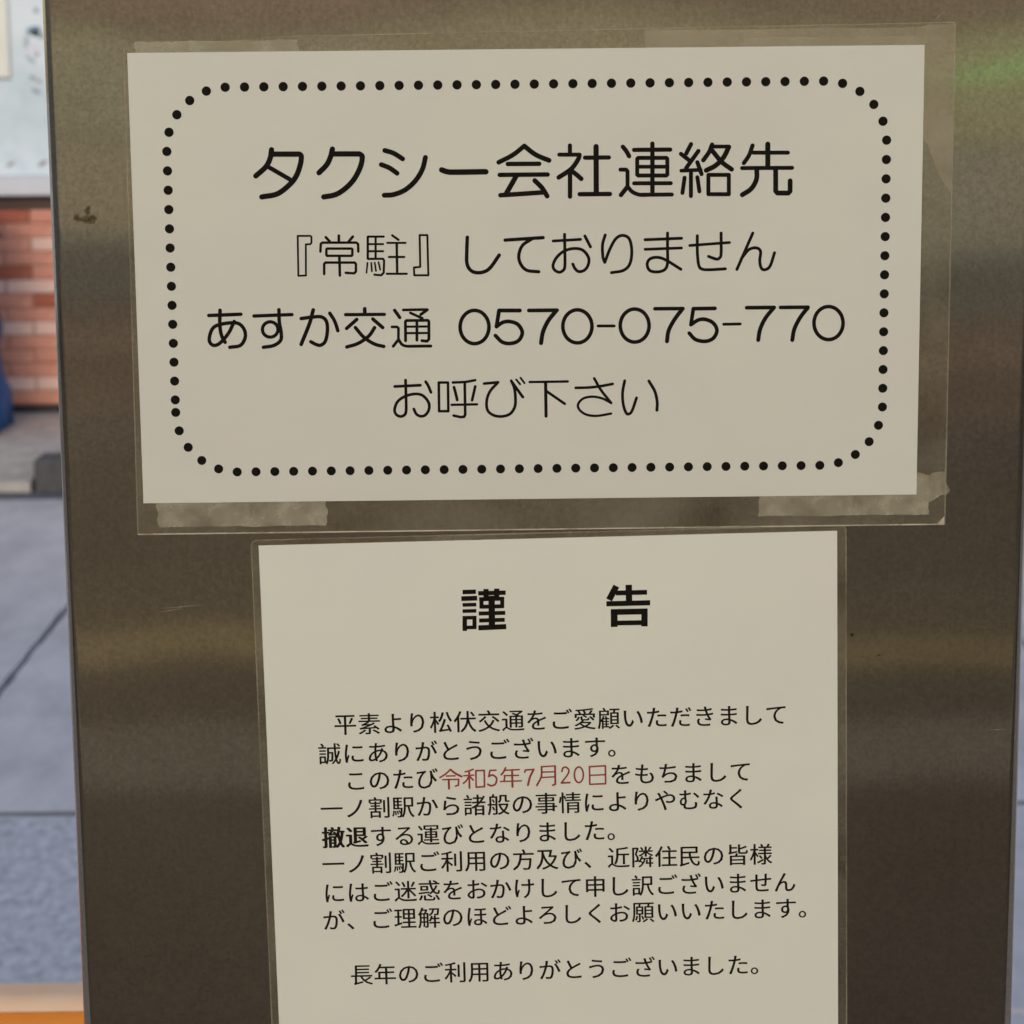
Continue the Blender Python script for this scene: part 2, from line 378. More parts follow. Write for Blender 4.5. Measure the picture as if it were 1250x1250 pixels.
# ------------------------------------------------------------------ lettering
# pen strokes of the printed characters: (kind, width in mm, [(x, y) in mm from the sheet's top left corner])
# kind: l straight, c curved, b straight with square ends
INK = {
 'heading': [
  ('c',1.976,[(51.46,-35.28),(50.92,-38.21),(49.26,-41.42),(45.44,-44.74)]),
  ('l',1.976,[(51.49,-36.88),(61.66,-36.99)]),
  ('c',1.977,[(61.66,-36.99),(62.29,-37.94),(61.75,-41.17),(60.11,-45.16),(57.34,-48.37),(53.03,-51.38),(47.42,-52.4)]),
  ('l',1.661,[(50.02,-41.43),(58.16,-46.28)]),
  ('c',1.976,[(73.71,-35.29),(73.04,-37.86),(71.55,-40.89),(68.6,-43.84)]),
  ('l',1.977,[(73.75,-37.04),(83.54,-37.14)]),
  ('c',1.977,[(83.54,-37.14),(84.56,-38.17),(83.83,-41.78),(81.63,-45.95),(78.48,-49.36),(74.57,-51.8),(70.13,-52.63)]),
  ('c',1.819,[(92.85,-35.98),(96.1,-37.04),(99.33,-39.09)]),
  ('c',1.821,[(91.49,-41.1),(94.46,-42.35),(97.2,-44.29)]),
  ('c',1.86,[(107.67,-38.68),(106.57,-42.78),(104,-46.95),(100.09,-50.35),(95.82,-52.02),(92.35,-52.26)]),
  ('c',2.06,[(113.56,-43.24),(115.59,-43.94),(118.28,-44.12),(129.75,-44.09)]),
  ('c',1.743,[(134.47,-40.71),(139.58,-38.17),(143.91,-34.91)]),
  ('c',1.82,[(143.91,-34.91),(148.03,-38.07),(152.94,-40.21)]),
  ('l',1.664,[(137.81,-41.35),(149.35,-41.4)]),
  ('l',1.665,[(134.81,-45.29),(152.4,-45.32)]),
  ('l',1.903,[(140.96,-45.62),(136.93,-52.45)]),
  ('l',1.747,[(135,-52.7),(150.62,-51.83)]),
  ('c',1.825,[(147.65,-47.48),(150.24,-50.11),(152.15,-53.19)]),
  ('l',1.583,[(160.63,-34.89),(160.61,-38.01)]),
  ('l',1.505,[(156.68,-38.16),(164.18,-38.24)]),
  ('c',1.743,[(164.11,-38.35),(163.6,-39.94),(161.08,-43.35),(156.44,-46.43)]),
  ('c',1.745,[(161.46,-44.3),(163.18,-45.66),(164.71,-47.01)]),
  ('l',1.666,[(160.6,-45.25),(160.55,-53.47)]),
  ('l',1.585,[(166.1,-39.36),(174.87,-39.37)]),
  ('l',1.98,[(170.2,-35.37),(170.2,-52.42)]),
  ('l',1.668,[(164.11,-52.62),(175.21,-52.66)]),
  ('c',1.663,[(179.99,-35.55),(181.22,-37.08),(182.29,-38.99)]),
  ('l',1.585,[(184.1,-36.73),(197.37,-36.75)]),
  ('l',1.663,[(190.83,-34.52),(190.83,-53.02)]),
  ('l',1.506,[(185.25,-39.98),(185.64,-39.64),(195.91,-39.74),(196.3,-40.09),(196.3,-45.81),(195.92,-46.15),(185.63,-46.04),(185.24,-45.7),(185.25,-39.98)]),
  ('l',1.428,[(185.25,-42.84),(196.22,-42.95)]),
  ('l',1.509,[(184.08,-48.86),(197.58,-48.96)]),
  ('l',1.507,[(179.09,-43.84),(181.2,-43.86),(181.7,-44.51),(181.69,-50.05)]),
  ('l',1.668,[(181.69,-50.05),(179.26,-53.09)]),
  ('c',1.509,[(181.69,-50.05),(183.5,-51.99),(186.01,-53.01),(188.9,-53.11)]),
  ('l',1.51,[(186.97,-53.06),(197.97,-53.09)]),
  ('l',1.585,[(204.99,-34.85),(203.22,-38.26)]),
  ('l',1.586,[(201.3,-38.35),(204.62,-40.94)]),
  ('l',1.585,[(207.69,-37.35),(203.16,-43.59)]),
  ('l',1.429,[(201.43,-44.45),(208.55,-44.22)]),
  ('l',1.587,[(207.31,-41.46),(208.87,-45.75)]),
  ('l',1.508,[(204.97,-44.57),(204.99,-53.74)]),
  ('l',1.509,[(202.63,-47.02),(201.86,-52.56)]),
  ('l',1.509,[(207.33,-46.88),(208.11,-52.05)]),
  ('c',1.664,[(212.68,-35.12),(211.61,-37.77),(209.5,-40.72)]),
  ('l',1.427,[(212.95,-35.81),(218.91,-35.87)]),
  ('c',1.823,[(218.84,-36.02),(216.82,-39.92),(213.94,-42.75),(210.56,-44.43)]),
  ('c',1.744,[(212.69,-37.21),(216.25,-41.44),(219.92,-44.15)]),
  ('l',1.509,[(211.37,-46.08),(218.89,-46.16),(218.92,-53.2),(211.4,-53.12),(211.37,-46.08)]),
  ('c',1.585,[(227.53,-35.58),(226.28,-39.07),(224.37,-41.91)]),
  ('l',1.507,[(227.82,-38.17),(240.52,-38.3)]),
  ('l',1.903,[(233.11,-35.14),(233.17,-43.33)]),
  ('l',1.508,[(223.73,-43.73),(242.11,-43.84)]),
  ('c',1.826,[(229.13,-44.05),(229.04,-47.87),(227.13,-51.29),(223.86,-53.48)]),
  ('l',1.827,[(236.07,-44.13),(236.13,-52.15),(236.79,-52.96),(240.77,-53.01),(241.46,-52.32),(241.43,-48.57)]),
 ],
 'line_two': [
  ('l',0.739,[(60.24,-66.76),(64.92,-66.81),(65.28,-67.18),(65.23,-69.28),(64.85,-69.83),(63.15,-69.9),(62.91,-81.35),(60.11,-81.42),(60.24,-66.76)]),
  ('l',1.023,[(70.55,-67.38),(72.02,-68.99)]),
  ('l',1.023,[(75.37,-66.83),(75.32,-69.25)]),
  ('l',1.023,[(80.5,-67.25),(78.9,-69.06)]),
  ('l',0.967,[(68.45,-72.61),(68.65,-69.78),(69.26,-69.33),(81.74,-69.46),(82.37,-70.02),(82.4,-72.76)]),
  ('l',0.967,[(70.67,-71.81),(70.95,-71.54),(79.95,-71.64),(80.22,-71.91),(80.17,-74.02),(79.89,-74.29),(70.89,-74.19),(70.62,-73.92),(70.67,-71.81)]),
  ('l',1.025,[(75.39,-74.52),(75.42,-81.49)]),
  ('l',0.969,[(69.64,-80.88),(69.72,-77.11),(70.29,-76.66),(80.89,-76.78),(81.44,-77.24),(81.38,-80.08),(80.67,-80.72),(77.6,-80.5)]),
  ('l',0.853,[(86.14,-67.31),(91.87,-67.37)]),
  ('l',0.91,[(86,-67.4),(85.84,-75.32)]),
  ('l',0.854,[(85.98,-75.46),(91.49,-75.51)]),
  ('l',0.797,[(86.31,-70.06),(91.59,-70.11)]),
  ('l',0.797,[(86.26,-72.66),(91.54,-72.72)]),
  ('l',0.853,[(88.89,-67.43),(88.73,-75.48)]),
  ('l',0.854,[(91.26,-75.51),(91.84,-76.07),(91.62,-80.65),(90.68,-81.56),(88.16,-81.3)]),
  ('l',0.684,[(85.72,-76.92),(85.27,-80.58)]),
  ('l',0.684,[(87.09,-76.93),(87.26,-80.06)]),
  ('l',0.684,[(88.38,-76.86),(88.78,-79.93)]),
  ('l',0.684,[(89.76,-76.73),(90.35,-79.49)]),
  ('l',0.91,[(95,-66.95),(97.26,-68.57)]),
  ('l',0.797,[(93.11,-69.67),(99.86,-69.74)]),
  ('l',0.967,[(96.6,-69.94),(96.58,-80.94)]),
  ('l',0.854,[(93.66,-74.85),(99.31,-74.91)]),
  ('l',0.855,[(92.76,-81.03),(100.12,-81.11)]),
  ('l',0.796,[(105.09,-66.97),(107.93,-67),(108.07,-81.75),(102.87,-81.69),(102.78,-78.85),(105.13,-78.6),(105.09,-66.97)]),
  ('c',1.366,[(122.64,-67.93),(122.39,-72.73),(122.42,-77.77),(124.22,-80.45),(127.43,-80.95),(130.67,-79.47),(134.31,-74.6)]),
  ('l',1.31,[(136.53,-69.13),(150.55,-68.36)]),
  ('c',1.253,[(146.41,-68.78),(142.94,-71.12),(141.53,-74.77),(142.19,-77.98),(144.47,-80.3),(148.84,-80.9)]),
  ('l',1.082,[(154.21,-69.64),(164.32,-69.15)]),
  ('c',1.139,[(158.45,-67.26),(158.51,-73.12),(158.47,-79.08),(157.58,-80.67),(156.2,-81.12),(154.59,-80.18),(154.15,-78.34),(155.55,-75.6),(158.32,-73.34),(162,-72.47),(165.22,-73.19),(167.27,-75.96),(167.03,-78.71),(165.64,-80.53),(163.57,-80.97),(162.19,-79.8),(161.42,-78.19)]),
  ('l',1.139,[(165.93,-67.93),(167.98,-71.93)]),
  ('c',1.147,[(173.43,-67.64),(172.44,-71.16),(172.53,-75.5),(173.23,-77.68)]),
  ('c',1.149,[(173.23,-77.68),(175.15,-72.81),(177.34,-69.04),(179.79,-67.87),(182.24,-69.09),(183.21,-73.44),(182.49,-78.32),(180.03,-80.74),(175.67,-81.51)]),
  ('l',1.147,[(188.11,-69.53),(201.56,-69.13)]),
  ('l',1.081,[(188.11,-73.06),(201.56,-72.71)]),
  ('c',1.147,[(196.39,-67.18),(196.39,-72.49),(196.39,-78.2),(195.31,-80.63),(192.58,-81.42),(189.85,-80.84),(188.87,-78.66),(189.85,-76.66),(192.58,-76.04),(195.85,-77.1),(201.31,-80.53)]),
  ('l',1.081,[(204.61,-71.82),(219.26,-70.89)]),
  ('c',1.147,[(207.38,-68.28),(207.4,-74.24),(207.96,-79.14),(209.22,-80.56),(212.22,-80.81),(217.78,-80.55)]),
  ('c',1.147,[(216.14,-67.39),(216.17,-74.88),(215.58,-76.5),(214.38,-76.92),(211.54,-75.91)]),
  ('l',1.148,[(227.84,-67.52),(222.04,-80.81)]),
  ('c',1.15,[(223.65,-76.86),(226.36,-73.63),(229.08,-72.95),(230.72,-74.22),(230.48,-77.75),(231.04,-80.36),(232.41,-81.03),(234.31,-79.69),(235.91,-74.82)]),
 ],
 'line_three': [
  ('l',1.358,[(26.64,-95.72),(38.49,-95.39)]),
  ('c',1.398,[(30.85,-93.83),(30.62,-99.07),(31.08,-102.97),(32.36,-105.72)]),
  ('c',1.359,[(35.96,-98.04),(33.82,-102.22),(30.6,-105.89),(28.24,-106.84),(26.72,-105.65),(26.72,-103.31),(28.05,-100.41),(30.42,-99.15),(34.71,-98.53),(37.8,-98.96),(39.68,-101.31),(39.79,-104.24),(37.96,-106.95),(34.05,-107.61)]),
  ('l',1.319,[(43.32,-96.1),(57.38,-95.71)]),
  ('c',1.358,[(52.61,-93.87),(52.65,-98.53),(53.18,-102.05),(52.98,-105.16),(50.4,-107.09),(46.49,-107.75)]),
  ('l',1.28,[(52.07,-101.18),(52.02,-101.67),(51.87,-102.15),(51.65,-102.59),(51.35,-103),(50.99,-103.34),(50.57,-103.62),(50.11,-103.83),(49.62,-103.95),(49.12,-103.99),(48.62,-103.94),(48.14,-103.81),(47.69,-103.59),(47.29,-103.3),(46.95,-102.95),(46.67,-102.54),(46.47,-102.09),(46.35,-101.61),(46.32,-101.11),(46.38,-100.62),(46.52,-100.14),(46.75,-99.7),(47.05,-99.29),(47.41,-98.95),(47.83,-98.67),(48.29,-98.46),(48.77,-98.34),(49.27,-98.3),(49.77,-98.35),(50.25,-98.49),(50.7,-98.7),(51.1,-98.99),(51.45,-99.34),(51.72,-99.75),(51.92,-100.2),(52.04,-100.68),(52.07,-101.18)]),
  ('c',1.359,[(60.76,-97.22),(64.65,-96.76),(68.15,-96.68),(70.05,-98.34),(70.36,-101.84),(69.49,-105.73),(67.71,-107.2),(65.96,-106.87),(64.12,-105.87)]),
  ('c',1.439,[(65.3,-94.08),(63.82,-99.05),(60.52,-106.81)]),
  ('c',1.359,[(71.39,-95.36),(73.14,-98.37),(74.23,-101.89)]),
  ('l',1.399,[(84.35,-93.83),(84.31,-95.77)]),
  ('l',1.28,[(77.2,-95.96),(91.57,-96)]),
  ('l',1.36,[(81.32,-97.76),(77.48,-101.07)]),
  ('l',1.36,[(87.26,-97.67),(90.85,-100.9)]),
  ('c',1.361,[(80.75,-100.79),(83.71,-104.33),(87.54,-106.91),(91.11,-107.92)]),
  ('c',1.361,[(87.86,-100.87),(85.66,-103.96),(81.71,-106.65),(77.41,-107.97)]),
  ('c',1.28,[(95.36,-94.53),(96.31,-95.9),(97.25,-97.27)]),
  ('l',1.04,[(98.58,-94.45),(107.52,-94.39)]),
  ('l',1.12,[(107.52,-94.47),(105.04,-96.19)]),
  ('l',1.04,[(101.17,-95.56),(105.6,-97.63)]),
  ('l',1.122,[(99.24,-105.87),(99.29,-98.77),(99.68,-98.39),(107.65,-98.4),(107.99,-98.83),(107.89,-105.38),(107.21,-106.15),(105.27,-105.93)]),
  ('l',0.881,[(99.52,-100.68),(107.69,-100.69)]),
  ('l',0.881,[(99.48,-103.06),(107.65,-103.11)]),
  ('l',1.081,[(103.56,-98.51),(103.44,-105.72)]),
  ('l',1.041,[(94.28,-100.7),(96.22,-100.72),(96.68,-101.2),(96.6,-105.25)]),
  ('l',1.122,[(96.6,-105.45),(94.61,-107.89)]),
  ('c',1.122,[(96.6,-105.25),(97.85,-107.22),(99.59,-107.9),(102.32,-107.97)]),
  ('l',1.163,[(100.37,-107.95),(108.55,-107.96)]),
  ('l',1.402,[(130.21,-101.12),(130.12,-102.2),(129.87,-103.24),(129.46,-104.21),(128.92,-105.09),(128.25,-105.85),(127.47,-106.46),(126.62,-106.9),(125.72,-107.17),(124.79,-107.26),(123.86,-107.15),(122.96,-106.86),(122.12,-106.4),(121.37,-105.77),(120.72,-105),(120.19,-104.11),(119.81,-103.13),(119.59,-102.08),(119.52,-101.01),(119.62,-99.93),(119.87,-98.9),(120.28,-97.92),(120.82,-97.05),(121.49,-96.29),(122.26,-95.68),(123.11,-95.24),(124.02,-94.97),(124.95,-94.89),(125.87,-94.99),(126.77,-95.28),(127.61,-95.74),(128.36,-96.37),(129.01,-97.14),(129.53,-98.02),(129.92,-99.01),(130.15,-100.05),(130.21,-101.12)]),
  ('l',1.501,[(141.7,-95.12),(134.03,-95.03),(132.99,-101.01)]),
  ('c',1.452,[(132.99,-101.01),(135.44,-99.43),(138.11,-99.21),(141.02,-100.37),(142.55,-103.31),(141.2,-106.22),(138.27,-107.31),(135.11,-106.79),(132.56,-104.32)]),
  ('l',1.451,[(145.05,-95.15),(155.5,-95.17)]),
  ('c',1.601,[(155.2,-95.31),(152.21,-99.03),(150.23,-103.15),(149.47,-107.29)]),
  ('l',1.403,[(168.39,-101.3),(168.31,-102.36),(168.06,-103.4),(167.66,-104.36),(167.11,-105.23),(166.44,-105.98),(165.67,-106.59),(164.81,-107.03),(163.9,-107.3),(162.96,-107.39),(162.02,-107.28),(161.11,-106.99),(160.26,-106.53),(159.49,-105.91),(158.83,-105.14),(158.3,-104.26),(157.91,-103.28),(157.67,-102.25),(157.59,-101.18),(157.68,-100.12),(157.93,-99.08),(158.34,-98.12),(158.88,-97.25),(159.55,-96.5),(160.33,-95.9),(161.18,-95.46),(162.09,-95.19),(163.03,-95.11),(163.96,-95.21),(164.87,-95.5),(165.72,-95.96),(166.49,-96.58),(167.15,-97.34),(167.68,-98.22),(168.08,-99.2),(168.32,-100.23),(168.39,-101.3)]),
  ('l',1.103,[(170.66,-101.18),(176.64,-101.24)]),
  ('l',1.404,[(189.59,-101.24),(189.5,-102.3),(189.26,-103.34),(188.87,-104.3),(188.33,-105.17),(187.67,-105.92),(186.9,-106.53),(186.06,-106.98),(185.15,-107.24),(184.22,-107.33),(183.29,-107.22),(182.39,-106.93),(181.54,-106.47),(180.78,-105.85),(180.12,-105.08),(179.59,-104.2),(179.2,-103.22),(178.96,-102.19),(178.88,-101.12),(178.96,-100.06),(179.21,-99.02),(179.6,-98.06),(180.14,-97.19),(180.8,-96.44),(181.57,-95.84),(182.41,-95.4),(183.31,-95.13),(184.24,-95.05),(185.17,-95.15),(186.07,-95.44),(186.91,-95.9),(187.68,-96.52),(188.34,-97.28),(188.87,-98.16),(189.26,-99.13),(189.5,-100.17),(189.59,-101.24)]),
  ('l',1.402,[(191.73,-95.03),(202.13,-95.05)]),
  ('c',1.553,[(201.94,-95.19),(199.03,-99.05),(196.84,-103.17),(196.21,-107.16)]),
  ('l',1.453,[(214,-95.13),(205.97,-95.14),(205.11,-101.07)]),
  ('c',1.454,[(205.11,-101.07),(207.78,-99.39),(210.46,-99.18),(213.39,-100.57),(214.76,-103.37),(213.41,-106.18),(210.49,-107.32),(206.83,-106.6),(204.49,-104.23)]),
  ('l',1.103,[(217.26,-101.05),(223.39,-101.02)]),
  ('l',1.453,[(225.74,-95.01),(235.96,-95.03)]),
  ('c',1.554,[(235.76,-95.17),(232.73,-98.93),(230.81,-103.05),(230.11,-107.05)]),
  ('l',1.403,[(238.29,-95.05),(248.51,-95.06)]),
  ('c',1.554,[(248.41,-95.26),(245.63,-98.83),(243.48,-103.19),(242.78,-107.19)]),
  ('l',1.405,[(261.58,-101.1),(261.51,-102.17),(261.28,-103.2),(260.89,-104.16),(260.36,-105.04),(259.71,-105.79),(258.94,-106.39),(258.09,-106.84),(257.18,-107.11),(256.24,-107.19),(255.3,-107.09),(254.39,-106.8),(253.53,-106.34),(252.75,-105.71),(252.07,-104.95),(251.52,-104.06),(251.11,-103.09),(250.86,-102.05),(250.76,-100.98),(250.83,-99.92),(251.07,-98.88),(251.45,-97.92),(251.98,-97.05),(252.64,-96.3),(253.41,-95.7),(254.25,-95.25),(255.16,-94.99),(256.1,-94.9),(257.04,-95.01),(257.95,-95.29),(258.81,-95.75),(259.59,-96.38),(260.26,-97.14),(260.82,-98.02),(261.23,-99),(261.48,-100.03),(261.58,-101.1)]),
 ],
 'line_four': [
  ('l',1.107,[(94.9,-122.92),(104.44,-122.54)]),
  ('c',1.106,[(98.98,-120.58),(99.02,-126.11),(99,-131.86),(98.31,-133.63),(96.76,-134.15),(95.24,-133.37),(94.7,-131.59),(95.76,-128.73),(98.43,-126.76),(102.19,-125.79),(105.25,-126.4),(107.41,-129.08),(107.45,-131.74),(106.01,-133.81),(104.16,-134.14),(102.72,-133.24),(101.87,-131.45)]),
  ('c',1.106,[(106.44,-121.24),(107.42,-122.88),(108.35,-125.24)]),
  ('l',1.001,[(111.3,-121.6),(114.73,-121.64),(114.7,-132.4),(111.27,-132.36),(111.3,-121.6)]),
  ('c',1.001,[(116.53,-121.66),(121.14,-121.49),(124.89,-120.87)]),
  ('c',1.107,[(116.94,-123.43),(117.57,-125.87),(118.06,-128.18)]),
  ('l',1.055,[(124.86,-123.21),(123.6,-128.37)]),
  ('l',0.95,[(115.97,-130.02),(125.43,-129.94)]),
  ('l',1.054,[(120.97,-121.71),(120.98,-133.8),(120.53,-134.55),(119.21,-134.67),(116.66,-134.06)]),
  ('l',1.054,[(128.16,-122.19),(133.35,-121.76)]),
  ('c',1.107,[(133.35,-121.76),(130.33,-125.13),(129.05,-128.66),(129.36,-132.21),(131.54,-134.09),(134.62,-134.57),(137.71,-133.63),(139.5,-130.99),(139.76,-127.45),(139.35,-123.9),(138.28,-121.24)]),
  ('l',1.107,[(138.49,-121.68),(142.53,-127.39)]),
  ('l',0.791,[(140.13,-120.82),(141.56,-122.6)]),
  ('l',0.791,[(141.72,-120.17),(143.19,-122.18)]),
  ('l',0.949,[(145.11,-121.8),(159.3,-121.74)]),
  ('l',1.213,[(151.04,-121.91),(151.12,-134.67)]),
  ('l',1.055,[(151.45,-125.36),(158.11,-130.09)]),
  ('c',1.055,[(162.23,-124.16),(167.29,-124.08),(171.69,-123.6),(176,-122.85)]),
  ('c',1.055,[(169.15,-120.7),(171.68,-125.15),(175.41,-129.97)]),
  ('c',0.951,[(175.41,-129.97),(172.11,-128.25),(168.59,-127.55),(165.07,-128.17),(163.08,-130.37),(163.73,-132.59),(166.36,-134.31),(170.32,-134.75),(175.4,-133.97)]),
  ('c',1.108,[(180.49,-121.71),(179.69,-126.12),(179.94,-130.56),(180.9,-133.58),(181.87,-134.22),(183.2,-133.03),(184.88,-128.17)]),
  ('c',1.161,[(189.5,-121.9),(191.7,-125.81),(192.58,-129.81),(192.49,-132.92)]),
 ],
 'date': [
  ('c',0.67,[(69.61,-88.99),(67.79,-90.66),(65.54,-92.03)]),
  ('c',0.819,[(69.61,-88.99),(71.66,-90.65),(73.83,-91.85)]),
  ('l',0.596,[(68.04,-91.52),(71.36,-91.5)]),
  ('l',0.596,[(66.62,-92.91),(72.69,-92.96)]),
  ('l',0.671,[(72.69,-92.96),(72.52,-95.24),(71.4,-95.61)]),
  ('l',0.82,[(68.88,-92.97),(68.89,-96.52)]),
  ('c',0.67,[(78.32,-89.12),(76.65,-89.76),(75.26,-90)]),
  ('l',0.596,[(74.67,-91.59),(78.54,-91.41)]),
  ('l',0.745,[(76.76,-89.76),(76.74,-96.5)]),
  ('c',0.671,[(76.59,-91.75),(75.72,-93.44),(74.47,-94.55)]),
  ('l',0.671,[(76.98,-91.93),(78.21,-93.34)]),
  ('l',0.67,[(79.36,-89.71),(82.56,-89.63),(82.5,-96.09),(79.29,-96.23),(79.36,-89.71)]),
  ('l',0.671,[(87.03,-89.69),(84.76,-89.75),(84.21,-92.13)]),
  ('c',0.745,[(84.21,-92.13),(85.71,-91.6),(87.17,-92.9),(86.72,-95.17),(85.05,-95.81),(83.79,-95.21)]),
  ('c',0.745,[(90.75,-88.88),(89.99,-90.4),(89.03,-91.52)]),
  ('l',0.596,[(90.34,-89.84),(95.97,-89.71)]),
  ('l',0.671,[(90.4,-91.95),(90.07,-94.12)]),
  ('l',0.596,[(90.12,-91.95),(95.64,-91.98)]),
  ('l',0.597,[(88.68,-94.25),(96.69,-94.18)]),
  ('l',0.82,[(93.21,-89.8),(93.21,-96.49)]),
  ('l',0.671,[(98.05,-90.79),(98.29,-89.94),(101.49,-89.8)]),
  ('c',0.82,[(101.49,-89.8),(100.05,-92.67),(99.14,-95.96)]),
  ('c',0.745,[(104.55,-88.8),(104.3,-92.79),(102.56,-96.17)]),
  ('l',0.596,[(104.55,-88.8),(109.69,-88.65)]),
  ('l',0.745,[(109.69,-88.65),(109.64,-95.9),(108.64,-96.22)]),
  ('l',0.596,[(104.5,-90.96),(109.64,-90.93)]),
  ('l',0.597,[(104.35,-93.07),(109.6,-92.93)]),
  ('c',0.671,[(112.24,-90.89),(112.71,-89.59),(113.76,-89.22),(114.9,-90.33),(114.42,-92.2),(111.98,-95.4)]),
  ('l',0.746,[(111.98,-95.45),(115.18,-95.37)]),
  ('l',0.671,[(120.44,-92.42),(120.4,-92.96),(120.31,-93.48),(120.18,-93.96),(120,-94.4),(119.78,-94.77),(119.53,-95.07),(119.25,-95.29),(118.96,-95.42),(118.66,-95.46),(118.37,-95.41),(118.08,-95.26),(117.82,-95.03),(117.58,-94.71),(117.37,-94.32),(117.21,-93.88),(117.1,-93.39),(117.03,-92.87),(117.01,-92.33),(117.05,-91.8),(117.14,-91.28),(117.27,-90.8),(117.45,-90.36),(117.67,-89.99),(117.92,-89.68),(118.2,-89.47),(118.49,-89.33),(118.79,-89.3),(119.08,-89.35),(119.37,-89.5),(119.63,-89.73),(119.87,-90.05),(120.08,-90.43),(120.24,-90.88),(120.35,-91.37),(120.42,-91.89),(120.44,-92.42)]),
  ('l',0.671,[(122.87,-89.29),(128.95,-89.11),(128.93,-96.2),(122.85,-96.26),(122.87,-89.29)]),
  ('l',0.597,[(122.86,-92.72),(128.94,-92.6)]),
 ],
 'title': [
  ('b',1.714,[(76.22,-19.83),(81.28,-19.82)]),
  ('b',1.858,[(75.66,-22.36),(81.7,-22.31)]),
  ('b',1.43,[(76.08,-24.79),(81.29,-24.78)]),
  ('b',1.43,[(76.01,-27.2),(81.22,-27.19)]),
  ('b',1.717,[(76.8,-29.06),(76.63,-34.89)]),
  ('b',1.574,[(80.48,-29.16),(80.34,-34.07)]),
  ('b',1.431,[(76.29,-29.76),(81.15,-29.82)]),
  ('b',1.432,[(76.18,-33.53),(81.05,-33.59)]),
  ('b',1.714,[(82.1,-20.48),(92.51,-20.47)]),
  ('b',2,[(85.12,-18.86),(85.03,-22.54)]),
  ('b',2,[(89.15,-18.82),(89.05,-22.5)]),
  ('b',1.572,[(82.38,-22.75),(91.75,-22.79)]),
  ('b',1.573,[(83.14,-25.68),(91.47,-25.69)]),
  ('b',1.572,[(83.3,-22.14),(83.19,-26.39)]),
  ('b',1.572,[(91.15,-22.13),(91.04,-26.39)]),
  ('b',2.429,[(87.14,-21.53),(86.95,-33.96)]),
  ('b',1.574,[(82.1,-28.28),(92.17,-28.26)]),
  ('b',1.575,[(82.16,-30.98),(91.9,-30.96)]),
  ('b',2.005,[(81.81,-33.82),(92.39,-33.6)]),
  ('b',2.43,[(134.38,-19.02),(131.51,-24.33)]),
  ('b',1.859,[(134.13,-21.71),(145.93,-21.73)]),
  ('b',2.43,[(139.04,-18.65),(139.06,-25.74)]),
  ('b',2.004,[(130.44,-25.79),(147.05,-25.81)]),
  ('b',2.291,[(132.05,-29.03),(146.03,-29.12)]),
  ('b',2.577,[(133.39,-28.07),(133.27,-34.83)]),
  ('b',2.435,[(144.86,-28.37),(144.76,-34.92)]),
  ('b',1.863,[(133.23,-33.33),(145.06,-33.43)]),
 ],
}
BODY = [
  ('平素より松伏交通をご愛顧いただきまして', 30.09, -70.13, 9.136, -0.0303),
  ('誠にありがとうございます。', 23.73, -81.55, 9.21, -0.007),
  ('このたび', 33.36, -92.4, 9.026, 0.0372),
  ('をもちまして', 134.88, -92.68, 9.171, -0.0205),
  ('一ノ割駅から諸般の事情によりやむなく', 23.64, -103.33, 9.15, -0.0068),
  ('撤退する運びとなりました。', 23.88, -114.77, 9.129, 0.0011),
  ('一ノ割駅ご利用の方及び、近隣住民の皆様', 23.49, -125.41, 9.156, -0.0314),
  ('にはご迷惑をおかけして申し訳ございません', 23.47, -136.97, 9.154, -0.0205),
  ('が、ご理解のほどよろしくお願いいたします。', 22.87, -147.96, 9.202, 0.0008),
  ('長年のご利用ありがとうございました。', 32.8, -170.39, 9.139, -0.0015),
]


def spline(p):
    if len(p) < 3:
        return p
    q = [(2 * p[0][0] - p[1][0], 2 * p[0][1] - p[1][1])] + p + [(2 * p[-1][0] - p[-2][0], 2 * p[-1][1] - p[-2][1])]
    out = []
    for i in range(1, len(q) - 2):
        a, b, c, d = q[i - 1:i + 3]
        for k in range(6):
            t = k / 6
            out.append(tuple(0.5 * (2 * b[j] + (c[j] - a[j]) * t + (2 * a[j] - 5 * b[j] + 4 * c[j] - d[j]) * t * t
                                    + (3 * b[j] - a[j] - 3 * c[j] + d[j]) * t ** 3) for j in (0, 1)))
    out.append(p[-1])
    return out

def stroke_polys(kind, w, pts):
    r = w / 2
    P = spline(pts) if kind == 'c' else pts
    polys = []
    for (x0, y0), (x1, y1) in zip(P, P[1:]):
        L = math.hypot(x1 - x0, y1 - y0)
        if L < 1e-6:
            continue
        nx, ny = -(y1 - y0) / L * r, (x1 - x0) / L * r
        if kind == 'b':
            polys.append([(x0 - nx, y0 - ny), (x1 - nx, y1 - ny), (x1 + nx, y1 + ny), (x0 + nx, y0 + ny)])
        else:   # a capsule
            a0 = math.atan2(ny, nx)
            cap = [(x0 + r * math.cos(a0 + math.pi * k / 7), y0 + r * math.sin(a0 + math.pi * k / 7)) for k in range(8)]
            cap += [(x1 + r * math.cos(a0 + math.pi + math.pi * k / 7), y1 + r * math.sin(a0 + math.pi + math.pi * k / 7)) for k in range(8)]
            polys.append(cap)
    return polys

def union_mesh(name, groups, z):
    """flat print: the union of many overlapping polygons as one sheet"""
    V, F = [], []
    for polys in groups:
        co, fc = [], []
        for p in polys:
            fc.append(list(range(len(co), len(co) + len(p))))
            co += [Vector(q) for q in p]
        vs, es, fs, ov, oe, of = delaunay_2d_cdt(co, [], fc, 0, 1e-5)
        base = len(V)
        V += [(v.x / 1000, v.y / 1000, z / 1000) for v in vs]
        F += [tuple(base + i for i in f) for f, src in zip(fs, of) if src]
    return pydata(name, V, F)

